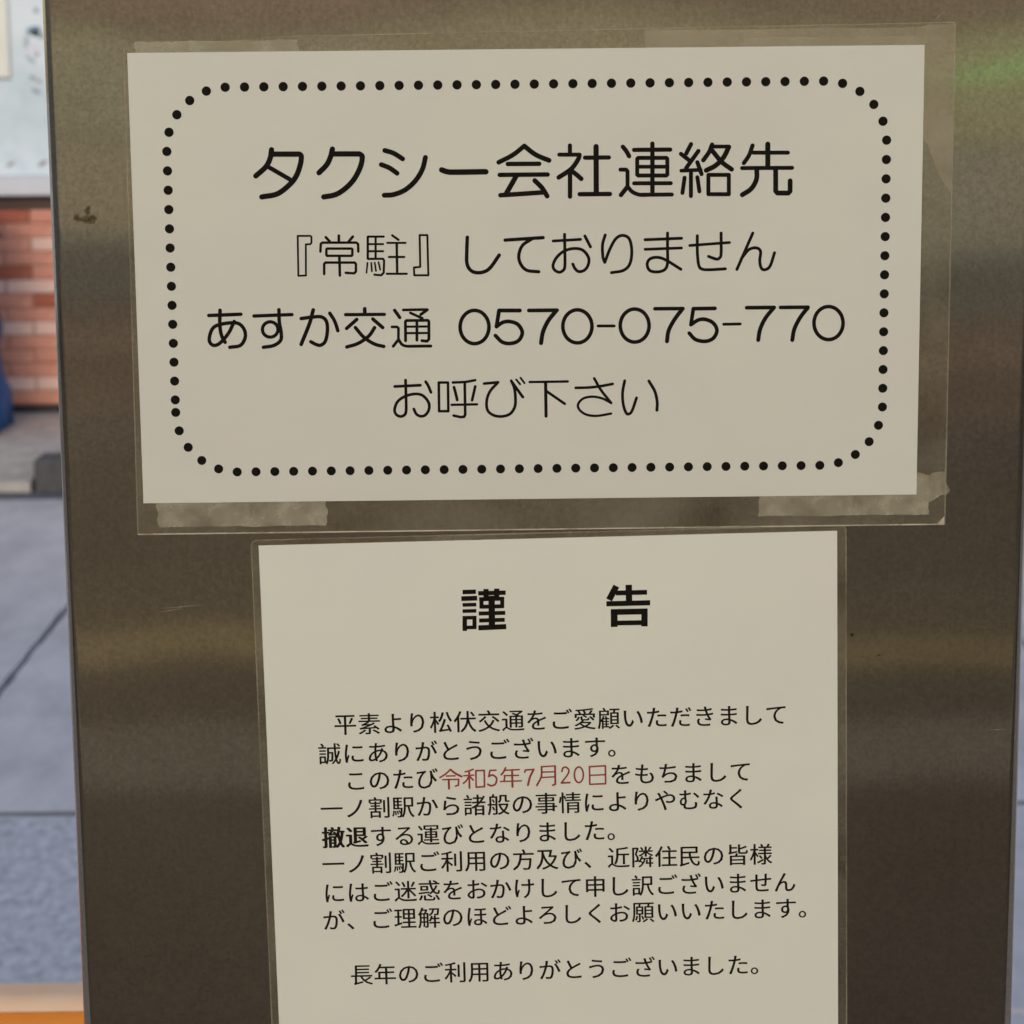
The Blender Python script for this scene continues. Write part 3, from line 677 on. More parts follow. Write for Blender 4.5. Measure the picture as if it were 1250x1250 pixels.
def clusters(strokes):
    """groups of strokes whose boxes overlap, so that each union stays small"""
    it = []
    for s in strokes:
        p = stroke_polys(*s)
        xs = [q[0] for a in p for q in a]
        it.append([min(xs), max(xs), p])
    it.sort(key=lambda t: t[0])
    out = []
    for a, b, p in it:
        if out and a < out[-1][0]:
            out[-1][0] = max(out[-1][0], b)
            out[-1][1] += p
        else:
            out.append([b, list(p)])
    return [o[1] for o in out]

GLYPH = {}
def glyph(ch, size, weight):
    key = (ch, size, weight)
    if key not in GLYPH:
        c = bpy.data.curves.new("glyph", 'FONT')
        c.body = ch
        c.size = 1
        c.offset = weight
        c.resolution_u = 3
        o = bpy.data.objects.new("glyph", c)
        C.objects.link(o)
        bpy.context.view_layer.update()
        me = o.to_mesh()
        GLYPH[key] = ([(v.co.x * size, v.co.y * size) for v in me.vertices], [tuple(p.vertices) for p in me.polygons])
        o.to_mesh_clear()
        bpy.data.objects.remove(o)
        bpy.data.curves.remove(c)
    return GLYPH[key]

def text_mesh(name, chars, z):
    """chars: (character, x, y of the centre of its square, size, weight) in mm"""
    V, F = [], []
    for ch, x, y, size, w, dz in chars:
        gv, gf = glyph(ch, size, w)
        b = len(V)
        V += [((x + gx - 0.5 * size) / 1000, (y + gy - 0.38 * size) / 1000, (z + dz) / 1000) for gx, gy in gv]
        F += [tuple(b + i for i in f) for f in gf]
    return pydata(name, V, F)

# ================================================================== THE SETTING
def slab_outline(x0, x1, y0, y1, wob, seed):
    """edge of a worn slab: slightly ragged, counter-clockwise"""
    rnd = random.Random(seed)
    pts = []
    def run(ax, ay, bx, by):
        n = max(2, int(math.hypot(bx - ax, by - ay) / 0.06))
        L = math.hypot(bx - ax, by - ay)
        nx, ny = (by - ay) / L, -(bx - ax) / L
        for k in range(n):
            t = k / n
            w = 0 if k == 0 else rnd.uniform(-wob, 0)
            pts.append((ax + (bx - ax) * t + nx * w, ay + (by - ay) * t + ny * w))
    run(x0, y0, x1, y0); run(x1, y0, x1, y1); run(x1, y1, x0, y1); run(x0, y1, x0, y0)
    return pts

ground = link("ground", pydata("ground", [(-250, -250, -0.03), (250, -250, -0.03), (250, 250, -0.03), (-250, 250, -0.03)], [(0, 1, 2, 3)]),
              M['concrete'])
tag(ground, kind='structure')

pavement = empty("pavement", (0, 0, 0))
tag(pavement, kind='structure')
link("bedding", box_mesh("bedding", (-6.4, -2.2, -.029), (6.6, 7.8, -.022)), M['joint'], pavement)
XJ = [-6.4, -3.8, -1.215, 1.38, 3.98, 6.6]
for i in range(5):
    for (ya, yb, mt) in ((3.905, 7.80, 'concrete'),):
        v, f = prism([(x * 1000, y * 1000) for x, y in slab_outline(XJ[i] + .0055, XJ[i + 1] - .0055, ya + .006, yb - .004, .008, i)], -20, 0)
        link("slab", pydata("slab", v, f), M[mt], pavement)
link("joint_seal", box_mesh("joint_seal", (-6.4, 3.897, -.02), (6.6, 3.912, .0035)), M['joint'], pavement)
XN = [-6.4, -2.9, 0.62, 4.2, 6.6]
for i in range(4):
    mt = 'asphalt' if XN[i] < 0.6 else 'concrete'
    for ya, yb in ((2.0, 2.77), (2.77, 3.899)):
        v, f = prism([(x * 1000, y * 1000) for x, y in slab_outline(XN[i] + .006, XN[i + 1] - .006, ya + .006, yb - .004, .005, 20 + i)], -20, 1)
        link("slab", pydata("slab", v, f), M[mt], pavement)

gutter = box("gutter", (-6.4, 7.80, -0.03), (6.6, 8.0, -0.006), M['gutter'])
tag(gutter, kind='structure')

# footway by the shop: a dropped, sloping crossing on the left, full kerb to the right
foot = bmesh.new()
def quad(bm, pts):
    bm.faces.new([bm.verts.new(p) for p in pts])
quad(foot, [(-6.4, 8.0, .03), (-1.70, 8.0, .03), (-1.70, 8.55, .096), (-6.4, 8.55, .096)])
quad(foot, [(-6.4, 8.0, -.03), (-1.70, 8.0, -.03), (-1.70, 8.0, .03), (-6.4, 8.0, .03)])
quad(foot, [(-6.4, 8.55, .096), (-1.70, 8.55, .096), (-1.70, 9.2, .1), (-6.4, 9.2, .1)])
quad(foot, [(-1.70, 8.0, .03), (-1.70, 8.0, -.03), (-1.70, 8.2, -.03), (-1.70, 8.55, .096)])
quad(foot, [(-1.70, 8.2, .096), (6.6, 8.2, .096), (6.6, 9.2, .1), (-1.70, 9.2, .1)])
fm_ = bpy.data.meshes.new("footway"); foot.to_mesh(fm_); foot.free()
tag(link("footway", fm_, M['kerb_tan']), kind='structure')
strip = box("drain_strip", (-6.4, 9.2, -0.03), (6.6, 9.418, 0.102), M['render'])
tag(strip, kind='structure')
for k in range(14):
    x0 = -1.69 + k * 0.6
    kb = box("kerb_stone", (x0 + .004, 8.0, -.03), (x0 + .596, 8.2, .112), M['kerb_dark'], bevel=.012)
    if k == 0:
        tag(kb, "dark grey kerb stone at the end of the raised kerb, left of the steel pillar", "kerb")
    else:
        tag(kb, "dark kerb stone in the row hidden behind the steel pillar", "kerb", group="kerb stones along the shop footway")

# the forecourt behind the viewer, in bands
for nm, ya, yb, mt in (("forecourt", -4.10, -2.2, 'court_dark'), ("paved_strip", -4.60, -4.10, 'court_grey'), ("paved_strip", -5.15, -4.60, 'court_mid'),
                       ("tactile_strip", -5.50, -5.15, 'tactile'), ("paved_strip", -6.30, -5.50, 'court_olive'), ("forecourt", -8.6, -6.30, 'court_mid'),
                       ("paved_strip", -9.8, -8.6, 'court_blue'), ("forecourt", -12.2, -9.8, 'court_red_sun'), ("forecourt", -15.5, -12.2, 'court_red_shade'),
                       ("road", -19.99, -15.5, 'court_far_shade')):
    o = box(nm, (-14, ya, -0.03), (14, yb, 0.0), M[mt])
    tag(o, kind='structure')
for nm, a, b in (("apron", (-1.6, -2.195, -.02), (1.6, 1.995, 0)), ("added_side_apron", (-14, -2.195, -.02), (-1.602, 1.995, -.002)), ("added_side_apron", (1.602, -2.195, -.02), (14, 1.995, -.002)), ("added_side_path", (-14, 2.0, -.02), (-6.41, 8, 0)), ("added_side_path", (6.61, 2.0, -.02), (14, 8, 0))):
    tag(box(nm, a, b, M['court_mid' if nm == 'apron' else 'side_tone']), kind='structure')  # unseen paving, its colours set for the reflections in the steel

# ================================================================== BUILDING ACROSS THE FORECOURT (only in the reflection)
rear = empty("station_building", (0, -20, 0))
tag(rear, "long low brown and olive building across the forecourt, mirrored as streaks in the steel", "building")
def rbox(name, a, b, m):
    return box(name, (a[0], a[1] + 20, a[2]), (b[0], b[1] + 20, b[2]), M[m], rear)
rbox("base_course", (-14, -20.4, 0), (14, -20.0, 0.95), 'base_wall')
rbox("wall", (-14, -20.4, 0.95), (14, -20.03, 1.93), 'olive_wall')
rbox("band", (-14, -20.4, 1.93), (14, -19.96, 2.03), 'tan_band')
rbox("fascia", (-14, -20.4, 2.03), (14, -19.9, 3.3), 'fascia')
rbox("roof", (-14.3, -26, 3.3), (14.3, -19.7, 3.45), 'roof')
rbox("wall", (-14, -26, 0), (14, -20.4, 3.3), 'fascia')
def lit(name, col, e):
    m, n, p, out = new_mat(name)
    p.inputs["Base Color"].default_value = (col[0] * .4, col[1] * .4, col[2] * .4, 1)
    p.inputs["Roughness"].default_value = 0.4
    p.inputs["Emission Color"].default_value = (*col, 1)
    p.inputs["Emission Strength"].default_value = e
    M[name] = m
lit('lit_tan', (1.0, 0.80, 0.55), .15); lit('lit_olive', (0.95, 0.86, 0.50), .15); lit('lit_grey', (0.95, 0.88, 0.70), .13); lit('lit_brown', (1.0, 0.68, 0.46), .11)
rr = random.Random(12)
for k in range(16):       # a row of glowing panes, added to brighten the steel's reflections
    x0 = -13.0 + k * 1.62
    o = rbox("glow_pane", (x0, -20.03, .12), (x0 + 1.56, -19.985, .92), rr.choice(['lit_grey', 'lit_tan', 'lit_grey', 'lit_brown']))
    o = rbox("glow_pane", (x0, -20.06, .98), (x0 + 1.56, -20.005, 1.90), rr.choice(['lit_olive', 'lit_tan', 'lit_olive', 'lit_grey']))
for sx in (-1, 1):     # two unseen side walls, added to tone the reflections in the pillar's corners
    rbox("side_tone_wall", (min(sx * 13.2, sx * 13.9), -19.6, 0), (max(sx * 13.2, sx * 13.9), 1.0, 1.9), 'side_tone')
    rbox("side_tone_top", (min(sx * 13.25, sx * 13.85), -19.6, 1.9), (max(sx * 13.25, sx * 13.85), 1.0, 3.0), 'side_tone')
sign = box("lit_sign", (3.8, -19.92, 1.53), (8.5, -19.86, 1.58), M['led'])
tag(sign, "thin green lit sign, the green streak mirrored at the upper right of the steel", "sign")

# ================================================================== SHOP BEHIND
YW = 9.42
shop = empty("brick_shop", (-1.4, YW, 0.1))
tag(shop, "red brick shop front with a white window sill, far left behind the steel pillar", "shop")
def sbox(name, a, b, m, parent=None, bevel=0.0):
    par = parent or shop
    off = Vector((-1.4, YW, 0.1))
    a = Vector(a) - off; b = Vector(b) - off
    return box(name, tuple(a), tuple(b), M[m], par, bevel)
sbox("wall", (-3.07, YW + .006, .12), (.25, YW + .25, 1.012), 'mortar')
sbox("foot_shadow_strip", (-3.07, YW - .005, .1), (.25, YW + .004, .135), 'black')  # black strip stands for the shadowed gap at the wall's foot
PITCH, BL = 0.0585, 0.22
bmeshes = {}
for k in ('brick_a', 'brick_b', 'brick_c'):
    me = box_mesh("brick", (-BL / 2 + .004, -.006, .002), (BL / 2 - .004, .02, PITCH - .002), .0025, 1)
    me.materials.append(M[k])
    bmeshes[k] = me
rb = random.Random(3)
PALE = {(2, 1), (5, 0), (5, 1), (8, 0), (8, 1), (12, 0), (12, 1)}   # rows from the top, brick left/right of the joint at x = -1.925
MID = {(0, 0): 'brick_c', (4, 0): 'brick_c', (6, 1): 'brick_c'}
for r in range(14):
    z = .138 + (13 - r) * PITCH
    shift = 0.0 if r % 2 == 0 else BL / 2
    for k in range(-6, 11):
        xc = -1.925 + (k + .5) * BL - shift
        if xc < -3.0 or xc > 0.2:
            continue
        side = 0 if k < 0 else 1
        near = k in (-1, 0)
        if near:
            mt = 'brick_b' if (r, side) in PALE else MID.get((r, side), 'brick_a')
        else:
            mt = rb.choice(['brick_a', 'brick_a', 'brick_b', 'brick_c'])
        o = bpy.data.objects.new("brick", bmeshes[mt])
        C.objects.link(o)
        o.parent = shop
        o.location = (xc + 1.4, 0, z - .1)
sbox("sill_shadow_strip", (-3.07, YW - .012, .958), (.25, YW + .004, 1.014), 'sill_shade')  # dark strip painted as the shadow under the sill
sbox("window_sill", (-3.1, YW - .07, 1.015), (.28, YW + .2, 1.094), 'sill', bevel=.006)
win = sbox("window", (-3.05, YW + .06, 1.095), (.22, YW + .10, 2.3), 'pane')
win['label'] = "pale window covered with a faded printed film"
sbox("window_frame", (-3.07, YW + .02, 2.3), (.25, YW + .12, 2.38), 'sill')
sbox("interior_glow_panel", (-3.0, YW + .035, 1.50), (-1.99, YW + .055, 2.28), 'cream')  # bright lit interior painted as a cream panel
sbox("wall", (-3.07, YW + .0, 2.38), (.25, YW + .25, 3.2), 'render')
sbox("wall", (.25, YW - .02, .1), (6.0, YW + .25, 3.2), 'render')
sbox("wall", (-7.0, YW - .02, .1), (-3.07, YW + .25, 3.2), 'render')
sbox("roof", (-7.2, YW - .5, 3.2), (6.2, YW + 5, 3.35), 'roof')
sbox("wall", (-7.0, YW + .25, .1), (6.0, YW + 4.8, 3.19), 'render')
# faded pictures printed on the window film
def blob(cx, cz, rx, rz, m, seed, wob=.18, rot=0.0, lift=0.0):
    rnd = random.Random(seed)
    ph = [rnd.uniform(0, 6.28) for _ in range(3)]
    n = 28
    v, ca, sa = [], math.cos(rot), math.sin(rot)
    for y in (YW + .0585 - lift, YW + .0600 - lift):
        for k in range(n):
            a = 2 * math.pi * k / n
            q = 1 + wob * (math.sin(2 * a + ph[0]) * .5 + math.sin(3 * a + ph[1]) * .35 + math.sin(5 * a + ph[2]) * .25)
            ux, uz = rx * q * math.cos(a), rz * q * math.sin(a)
            v.append((cx + ux * ca - uz * sa + 1.4, y - YW, cz + ux * sa + uz * ca - .1))
    f = [tuple(range(n - 1, -1, -1)), tuple(range(n, 2 * n))] + [(k, (k + 1) % n, n + (k + 1) % n, n + k) for k in range(n)]
    o = link("printed_figure", pydata("printed_figure", v, f), M[m], shop)
    return o
blob(-1.886, 1.688, .027, .021, 'print_blue', 1)
blob(-1.868, 1.672, .030, .014, 'print_grey', 2, rot=-.5)
blob(-1.920, 1.645, .009, .034, 'print_grey', 3, rot=-.15)
blob(-1.893, 1.615, .023, .027, 'print_white', 4, lift=.002)
blob(-1.878, 1.590, .006, .010, 'print_brown', 5, rot=-.6)
blob(-1.905, 1.570, .026, .008, 'print_grey', 6, rot=-.7)
blob(-1.898, 1.495, .018, .010, 'print_grey', 7, rot=-.3)
blob(-1.885, 1.440, .020, .012, 'print_grey', 8, rot=-.5)
blob(-1.872, 1.480, .008, .008, 'print_brown', 9)
blob(-1.874, 1.770, .012, .012, 'print_grey', 10)
blob(-2.006, 1.142, .020, .008, 'print_brown', 11, rot=.6)
blob(-1.872, 1.144, .022, .009, 'print_brown', 12, rot=.6)
for k in range(9):
    if k != 0:
        blob(-1.872 + .135 * k, 1.144, .022, .009, 'print_brown', 30 + k, rot=.6)

# blue sheeting heaped against the shop wall
bm = bmesh.new()
bmesh.ops.create_cube(bm, size=1)
bmesh.ops.subdivide_edges(bm, edges=bm.edges[:], cuts=11, use_grid_fill=True)
for v in bm.verts:
    x, y, z = v.co
    wz = (z + .5)
    taper = 1.0 + .12 * (1 - wz) ** 2 - .10 * wz
    fold = .030 * math.sin(19 * x + 3 * wz) + .022 * math.sin(23 * y + 5 * wz) + .014 * math.sin(11 * wz * 2 + 9 * x)
    v.co = Vector((x * .58 * taper + (fold if abs(x) > .4 else 0), y * .42 * taper + (fold if abs(y) > .4 else 0),
                   wz * .92 + .02 * math.sin(14 * x) * wz))
me = bpy.data.meshes.new("blue_sheeting"); bm.to_mesh(me); bm.free()
tarp = empty("covered_bundle", (-2.29, 8.92, .1))
tag(tarp, "bright blue tarpaulin bundle under a navy cloth against the brick wall at the left edge", "tarpaulin")
link("tarpaulin", me, M['tarp'], tarp, smooth=True)
bm = bmesh.new()
bmesh.ops.create_grid(bm, x_segments=16, y_segments=16, size=.5)
for v in bm.verts:
    x, y = v.co.x, v.co.y
    e = max(abs(x), abs(y)) * 2
    drop = max(0, e - .78) * .9 + .012 * math.sin(17 * x) * math.cos(13 * y)
    v.co = Vector((x * .60, y * .46, .962 - drop))
me = bpy.data.meshes.new("cloth"); bm.to_mesh(me); bm.free()
cl = link("cloth_cover", me, M['tarp_dark'], tarp, smooth=True)
sm = cl.modifiers.new("thickness", 'SOLIDIFY'); sm.thickness = .006
link("cord", tube_mesh("cord", [(.31 * math.cos(a), .235 * math.sin(a) , .44 + .02 * math.sin(3 * a)) for a in [2 * math.pi * k / 24 for k in range(25)]], .005, 8),
     M['tarp_dark'], tarp)

# ================================================================== ORANGE TUBE BARRIER
M['salmon'] = mat("salmon_highlight", (0.96, 0.62, 0.38), 0.6, (0.97, 0.70, 0.48), scale=14, detail=3, spec=0.1)  # pale colour standing for light on the rail's top
xa, xb, yp, zt = -1.30, 0.02, .742, .8205
bar = empty("rail_barrier", ((xa + xb) / 2, yp, 0))
tag(bar, "orange rail barrier with a pale highlight painted along its top, behind the lower left of the steel pillar", "barrier")
cx0 = (xa + xb) / 2
def extrude_x(name, prof, x0, x1, m, parent):
    n = len(prof)
    v = [(x0, y, z) for y, z in prof] + [(x1, y, z) for y, z in prof]
    f = [(i, (i + 1) % n, n + (i + 1) % n, n + i) for i in range(n)] + [tuple(range(n - 1, -1, -1)), tuple(range(n, 2 * n))]
    return link(name, pydata(name, v, f), m, parent)
def bend(cy, cz, r, a0, a1, n=8):
    return [(cy + r * math.cos(math.radians(a0 + (a1 - a0) * k / n)), cz + r * math.sin(math.radians(a0 + (a1 - a0) * k / n))) for k in range(n + 1)]
extrude_x("rail", [(-.022, zt - .080), (.022, zt - .080), (.022, zt - .002)] + [(-.002, zt - .002)] + bend(.003, zt - .0225, .0205, 100, 180)[1:] + [(-.022, zt - .03)], xa - cx0, xb - cx0, M['orange'], bar)
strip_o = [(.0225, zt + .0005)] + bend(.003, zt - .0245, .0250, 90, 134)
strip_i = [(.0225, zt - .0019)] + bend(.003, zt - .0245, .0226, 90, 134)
ob = extrude_x("highlight_strip", strip_o + strip_i[::-1], xa - cx0 - .001, xb - cx0 + .001, M['salmon'], bar)  # highlight on the rail's top edge, put into the strip's colour
for x in (xa + .05, xb - .05):
    box("post", (x - cx0 - .02, -.018, .011), (x - cx0 + .02, .018, zt - .0751), M['orange'], bar, bevel=.003)
    box("foot_plate", (x - cx0 - .06, -.06, .001), (x - cx0 + .06, .05, .0105), M['steel_dark'], bar, bevel=.002)

# ================================================================== STEEL PILLAR
XL, XR, DEP, HGT, RC = -0.1624, 0.2007, 0.30, 2.45, 0.0042
pillar = empty("steel_pillar", ((XL + XR) / 2, DEP / 2, 0))
tag(pillar, "square brushed stainless steel pillar carrying both notices", "pillar")
prof = []
for cx, cy, a0 in ((XR - RC, RC, -90), (XR - RC, DEP - RC, 0), (XL + RC, DEP - RC, 90), (XL + RC, RC, 180)):
    for k in range(9):
        a = math.radians(a0 + 90 * k / 8)
        prof.append((cx + RC * math.cos(a) - (XL + XR) / 2, cy + RC * math.sin(a) - DEP / 2))
n = len(prof)
v, f = [], []
zs = [0.0, HGT]
for z in zs:
    v += [(x, y, z) for x, y in prof]
f = [(i, (i + 1) % n, n + (i + 1) % n, n + i) for i in range(n)] + [tuple(range(n - 1, -1, -1)), tuple(range(n, 2 * n))]
me = pydata("casing", v, f)
me.polygons.foreach_set("use_smooth", [len(p.vertices) == 4 for p in me.polygons])
cas = link("casing", me, M['steel'], pillar)
for i, p in enumerate(me.polygons):
    if len(p.vertices) > 4:
        p.use_smooth = False
# keep the flat sides flat-shaded next to the rounded corners
me.set_sharp_from_angle(angle=math.radians(8)) if False else None
wnrm = cas.modifiers.new("weighted", 'WEIGHTED_NORMAL')
wnrm.keep_sharp = True
for nm, a, b in (("base_collar", (XL - .012, -.012, 0), (XR + .012, DEP + .012, .06)), ("top_cap", (XL - .006, -.006, HGT), (XR + .006, DEP + .006, HGT + .02))):
    cxp, cyp = (XL + XR) / 2, DEP / 2
    box(nm, (a[0] - cxp, a[1] - cyp, a[2]), (b[0] - cxp, b[1] - cyp, b[2]), M['steel_dark'], pillar, bevel=.004)

def on_face(name, pts, z, m, thick=.02):
    """flat mark on the pillar face; pts in metres (x, z)"""
    vv = [(x - (XL + XR) / 2, -z / 1000 - DEP / 2, h) for x, h in pts] + [(x - (XL + XR) / 2, -(z + thick) / 1000 - DEP / 2, h) for x, h in pts]
    k = len(pts)
    ff = [tuple(range(k)), tuple(range(2 * k - 1, k - 1, -1))] + [(i, k + i, k + (i + 1) % k, (i + 1) % k) for i in range(k)]
    return link(name, pydata(name, vv, ff), m, pillar)
def scratch(x0, z0, x1, z1, w):
    L = math.hypot(x1 - x0, z1 - z0)
    nx, nz = -(z1 - z0) / L * w / 2, (x1 - x0) / L * w / 2
    xm, zm = (x0 + x1) / 2, (z0 + z1) / 2
    on_face("scratch", [(x0, z0), (xm - nx, zm - nz), (x1, z1), (xm + nx, zm + nz)], .01, M['scratch'])
scratch(0.15942, 1.46936, 0.16849, 1.47775, 0.00012)
scratch(-0.00388, 1.25320, 0.01971, 1.25643, 0.00012)
scratch(-0.12681, 1.25484, -0.11841, 1.25601, 0.00015)
scratch(-0.12676, 1.25610, -0.10971, 1.25750, 0.00012)
scratch(0.18764, 1.20534, 0.19485, 1.20558, 0.00014)
scratch(0.15363, 1.45974, 0.17388, 1.46367, 0.00010)
on_face("smear", [(-0.14602,1.40253), (-0.14555,1.40195), (-0.14551,1.40125), (-0.14639,1.40085), (-0.14754,1.40093), (-0.14837,1.40106), (-0.14906,1.40108), (-0.14969,1.40123), (-0.15020,1.40150), (-0.15092,1.40169), (-0.15195,1.40199), (-0.15244,1.40259), (-0.15187,1.40318), (-0.15095,1.40351), (-0.15037,1.40383), (-0.14981,1.40423), (-0.14900,1.40434), (-0.14823,1.40415), (-0.14754,1.40399), (-0.14676,1.40387), (-0.14621,1.40350), (-0.14614,1.40299)], 0.010, M["grime"])
on_face("smear", [(-0.14679,1.40254), (-0.14646,1.40213), (-0.14643,1.40163), (-0.14705,1.40135), (-0.14786,1.40140), (-0.14846,1.40150), (-0.14894,1.40151), (-0.14939,1.40162), (-0.14975,1.40181), (-0.15026,1.40194), (-0.15099,1.40215), (-0.15134,1.40258), (-0.15093,1.40300), (-0.15028,1.40323), (-0.14987,1.40346), (-0.14948,1.40374), (-0.14890,1.40382), (-0.14836,1.40368), (-0.14787,1.40357), (-0.14731,1.40349), (-0.14692,1.40322), (-0.14688,1.40286)], 0.040, M["grime"])
on_face("smear", [(-0.14756,1.40255), (-0.14736,1.40231), (-0.14735,1.40201), (-0.14771,1.40185), (-0.14819,1.40188), (-0.14854,1.40193), (-0.14883,1.40194), (-0.14909,1.40200), (-0.14930,1.40211), (-0.14960,1.40219), (-0.15003,1.40232), (-0.15024,1.40257), (-0.15000,1.40281), (-0.14961,1.40295), (-0.14937,1.40309), (-0.14914,1.40325), (-0.14880,1.40330), (-0.14848,1.40322), (-0.14819,1.40315), (-0.14787,1.40310), (-0.14764,1.40295), (-0.14761,1.40274)], 0.070, M["grime"])
on_face("smear", [(-0.15087,1.40318), (-0.15060,1.40269), (-0.15079,1.40222), (-0.15121,1.40194), (-0.15163,1.40172), (-0.15208,1.40164), (-0.15249,1.40187), (-0.15275,1.40219), (-0.15306,1.40230), (-0.15351,1.40241), (-0.15377,1.40276), (-0.15363,1.40320), (-0.15346,1.40356), (-0.15343,1.40398), (-0.15329,1.40445), (-0.15288,1.40470), (-0.15241,1.40472), (-0.15197,1.40471), (-0.15155,1.40458), (-0.15135,1.40416), (-0.15139,1.40371), (-0.15128,1.40346)], 0.010, M["grime"])
on_face("smear", [(-0.15127,1.40318), (-0.15108,1.40283), (-0.15122,1.40250), (-0.15151,1.40230), (-0.15181,1.40215), (-0.15213,1.40209), (-0.15242,1.40225), (-0.15260,1.40248), (-0.15282,1.40256), (-0.15314,1.40264), (-0.15332,1.40289), (-0.15323,1.40320), (-0.15310,1.40345), (-0.15309,1.40375), (-0.15298,1.40408), (-0.15269,1.40426), (-0.15236,1.40427), (-0.15205,1.40426), (-0.15175,1.40417), (-0.15161,1.40388), (-0.15164,1.40356), (-0.15156,1.40338)], 0.040, M["grime"])
on_face("smear", [(-0.15167,1.40318), (-0.15156,1.40298), (-0.15164,1.40279), (-0.15181,1.40267), (-0.15199,1.40258), (-0.15218,1.40254), (-0.15235,1.40264), (-0.15245,1.40277), (-0.15258,1.40282), (-0.15277,1.40286), (-0.15288,1.40301), (-0.15282,1.40319), (-0.15275,1.40334), (-0.15274,1.40352), (-0.15268,1.40371), (-0.15251,1.40382), (-0.15231,1.40383), (-0.15213,1.40382), (-0.15196,1.40377), (-0.15187,1.40359), (-0.15189,1.40341), (-0.15184,1.40330)], 0.070, M["grime"])
on_face("smear", [(-0.14737,1.40584), (-0.14730,1.40544), (-0.14724,1.40489), (-0.14744,1.40445), (-0.14777,1.40419), (-0.14811,1.40392), (-0.14852,1.40377), (-0.14888,1.40405), (-0.14907,1.40456), (-0.14927,1.40494), (-0.14957,1.40531), (-0.14964,1.40586), (-0.14933,1.40632), (-0.14900,1.40658), (-0.14885,1.40693), (-0.14868,1.40743), (-0.14835,1.40772), (-0.14796,1.40778), (-0.14753,1.40779), (-0.14710,1.40758), (-0.14696,1.40696), (-0.14718,1.40627)], 0.010, M["grime"])
on_face("smear", [(-0.14762,1.40584), (-0.14757,1.40556), (-0.14753,1.40517), (-0.14767,1.40486), (-0.14790,1.40468), (-0.14815,1.40448), (-0.14844,1.40437), (-0.14869,1.40457), (-0.14883,1.40494), (-0.14897,1.40520), (-0.14918,1.40546), (-0.14923,1.40585), (-0.14901,1.40618), (-0.14878,1.40636), (-0.14867,1.40661), (-0.14855,1.40696), (-0.14832,1.40717), (-0.14804,1.40721), (-0.14774,1.40722), (-0.14743,1.40708), (-0.14733,1.40663), (-0.14749,1.40614)], 0.040, M["grime"])
on_face("smear", [(-0.14788,1.40584), (-0.14784,1.40568), (-0.14782,1.40545), (-0.14790,1.40526), (-0.14804,1.40516), (-0.14818,1.40504), (-0.14835,1.40498), (-0.14850,1.40510), (-0.14858,1.40531), (-0.14867,1.40547), (-0.14879,1.40562), (-0.14882,1.40585), (-0.14869,1.40604), (-0.14855,1.40615), (-0.14849,1.40630), (-0.14842,1.40650), (-0.14828,1.40663), (-0.14812,1.40665), (-0.14794,1.40666), (-0.14776,1.40657), (-0.14770,1.40631), (-0.14779,1.40602)], 0.070, M["grime"])
on_face("smear", [(-0.14481,1.40312), (-0.14477,1.40260), (-0.14517,1.40223), (-0.14563,1.40205), (-0.14602,1.40191), (-0.14640,1.40190), (-0.14672,1.40208), (-0.14700,1.40219), (-0.14748,1.40210), (-0.14808,1.40218), (-0.14832,1.40263), (-0.14813,1.40315), (-0.14788,1.40355), (-0.14773,1.40393), (-0.14744,1.40424), (-0.14703,1.40432), (-0.14666,1.40436), (-0.14628,1.40450), (-0.14585,1.40449), (-0.14559,1.40416), (-0.14548,1.40378), (-0.14521,1.40351)], 0.010, M["grime"])
on_face("smear", [(-0.14531,1.40312), (-0.14528,1.40275), (-0.14556,1.40249), (-0.14589,1.40236), (-0.14617,1.40226), (-0.14644,1.40226), (-0.14667,1.40239), (-0.14687,1.40246), (-0.14720,1.40240), (-0.14763,1.40246), (-0.14780,1.40278), (-0.14766,1.40315), (-0.14749,1.40343), (-0.14738,1.40370), (-0.14718,1.40392), (-0.14688,1.40397), (-0.14662,1.40400), (-0.14635,1.40410), (-0.14605,1.40410), (-0.14587,1.40386), (-0.14579,1.40359), (-0.14559,1.40340)], 0.040, M["grime"])
on_face("smear", [(-0.14582,1.40313), (-0.14580,1.40291), (-0.14596,1.40276), (-0.14616,1.40268), (-0.14632,1.40262), (-0.14648,1.40262), (-0.14661,1.40270), (-0.14673,1.40274), (-0.14693,1.40270), (-0.14717,1.40274), (-0.14728,1.40293), (-0.14720,1.40314), (-0.14710,1.40331), (-0.14703,1.40347), (-0.14691,1.40359), (-0.14674,1.40363), (-0.14659,1.40364), (-0.14643,1.40370), (-0.14625,1.40370), (-0.14614,1.40356), (-0.14610,1.40340), (-0.14598,1.40329)], 0.070, M["grime"])
on_face("smear", [(0.13622,1.24311), (0.13603,1.24288), (0.13589,1.24271), (0.13582,1.24248), (0.13568,1.24229), (0.13545,1.24230), (0.13525,1.24241), (0.13507,1.24245), (0.13486,1.24250), (0.13472,1.24268), (0.13463,1.24289), (0.13450,1.24312), (0.13439,1.24343), (0.13452,1.24370), (0.13483,1.24375), (0.13509,1.24369), (0.13524,1.24374), (0.13541,1.24383), (0.13560,1.24381), (0.13579,1.24372), (0.13603,1.24362), (0.13623,1.24341)], 0.010, M["grime"])
on_face("smear", [(0.13596,1.24311), (0.13582,1.24295), (0.13572,1.24283), (0.13568,1.24267), (0.13557,1.24253), (0.13541,1.24254), (0.13527,1.24262), (0.13515,1.24265), (0.13500,1.24268), (0.13490,1.24280), (0.13484,1.24296), (0.13474,1.24312), (0.13467,1.24334), (0.13476,1.24353), (0.13498,1.24357), (0.13516,1.24352), (0.13527,1.24356), (0.13539,1.24362), (0.13552,1.24361), (0.13566,1.24355), (0.13582,1.24347), (0.13597,1.24332)], 0.040, M["grime"])
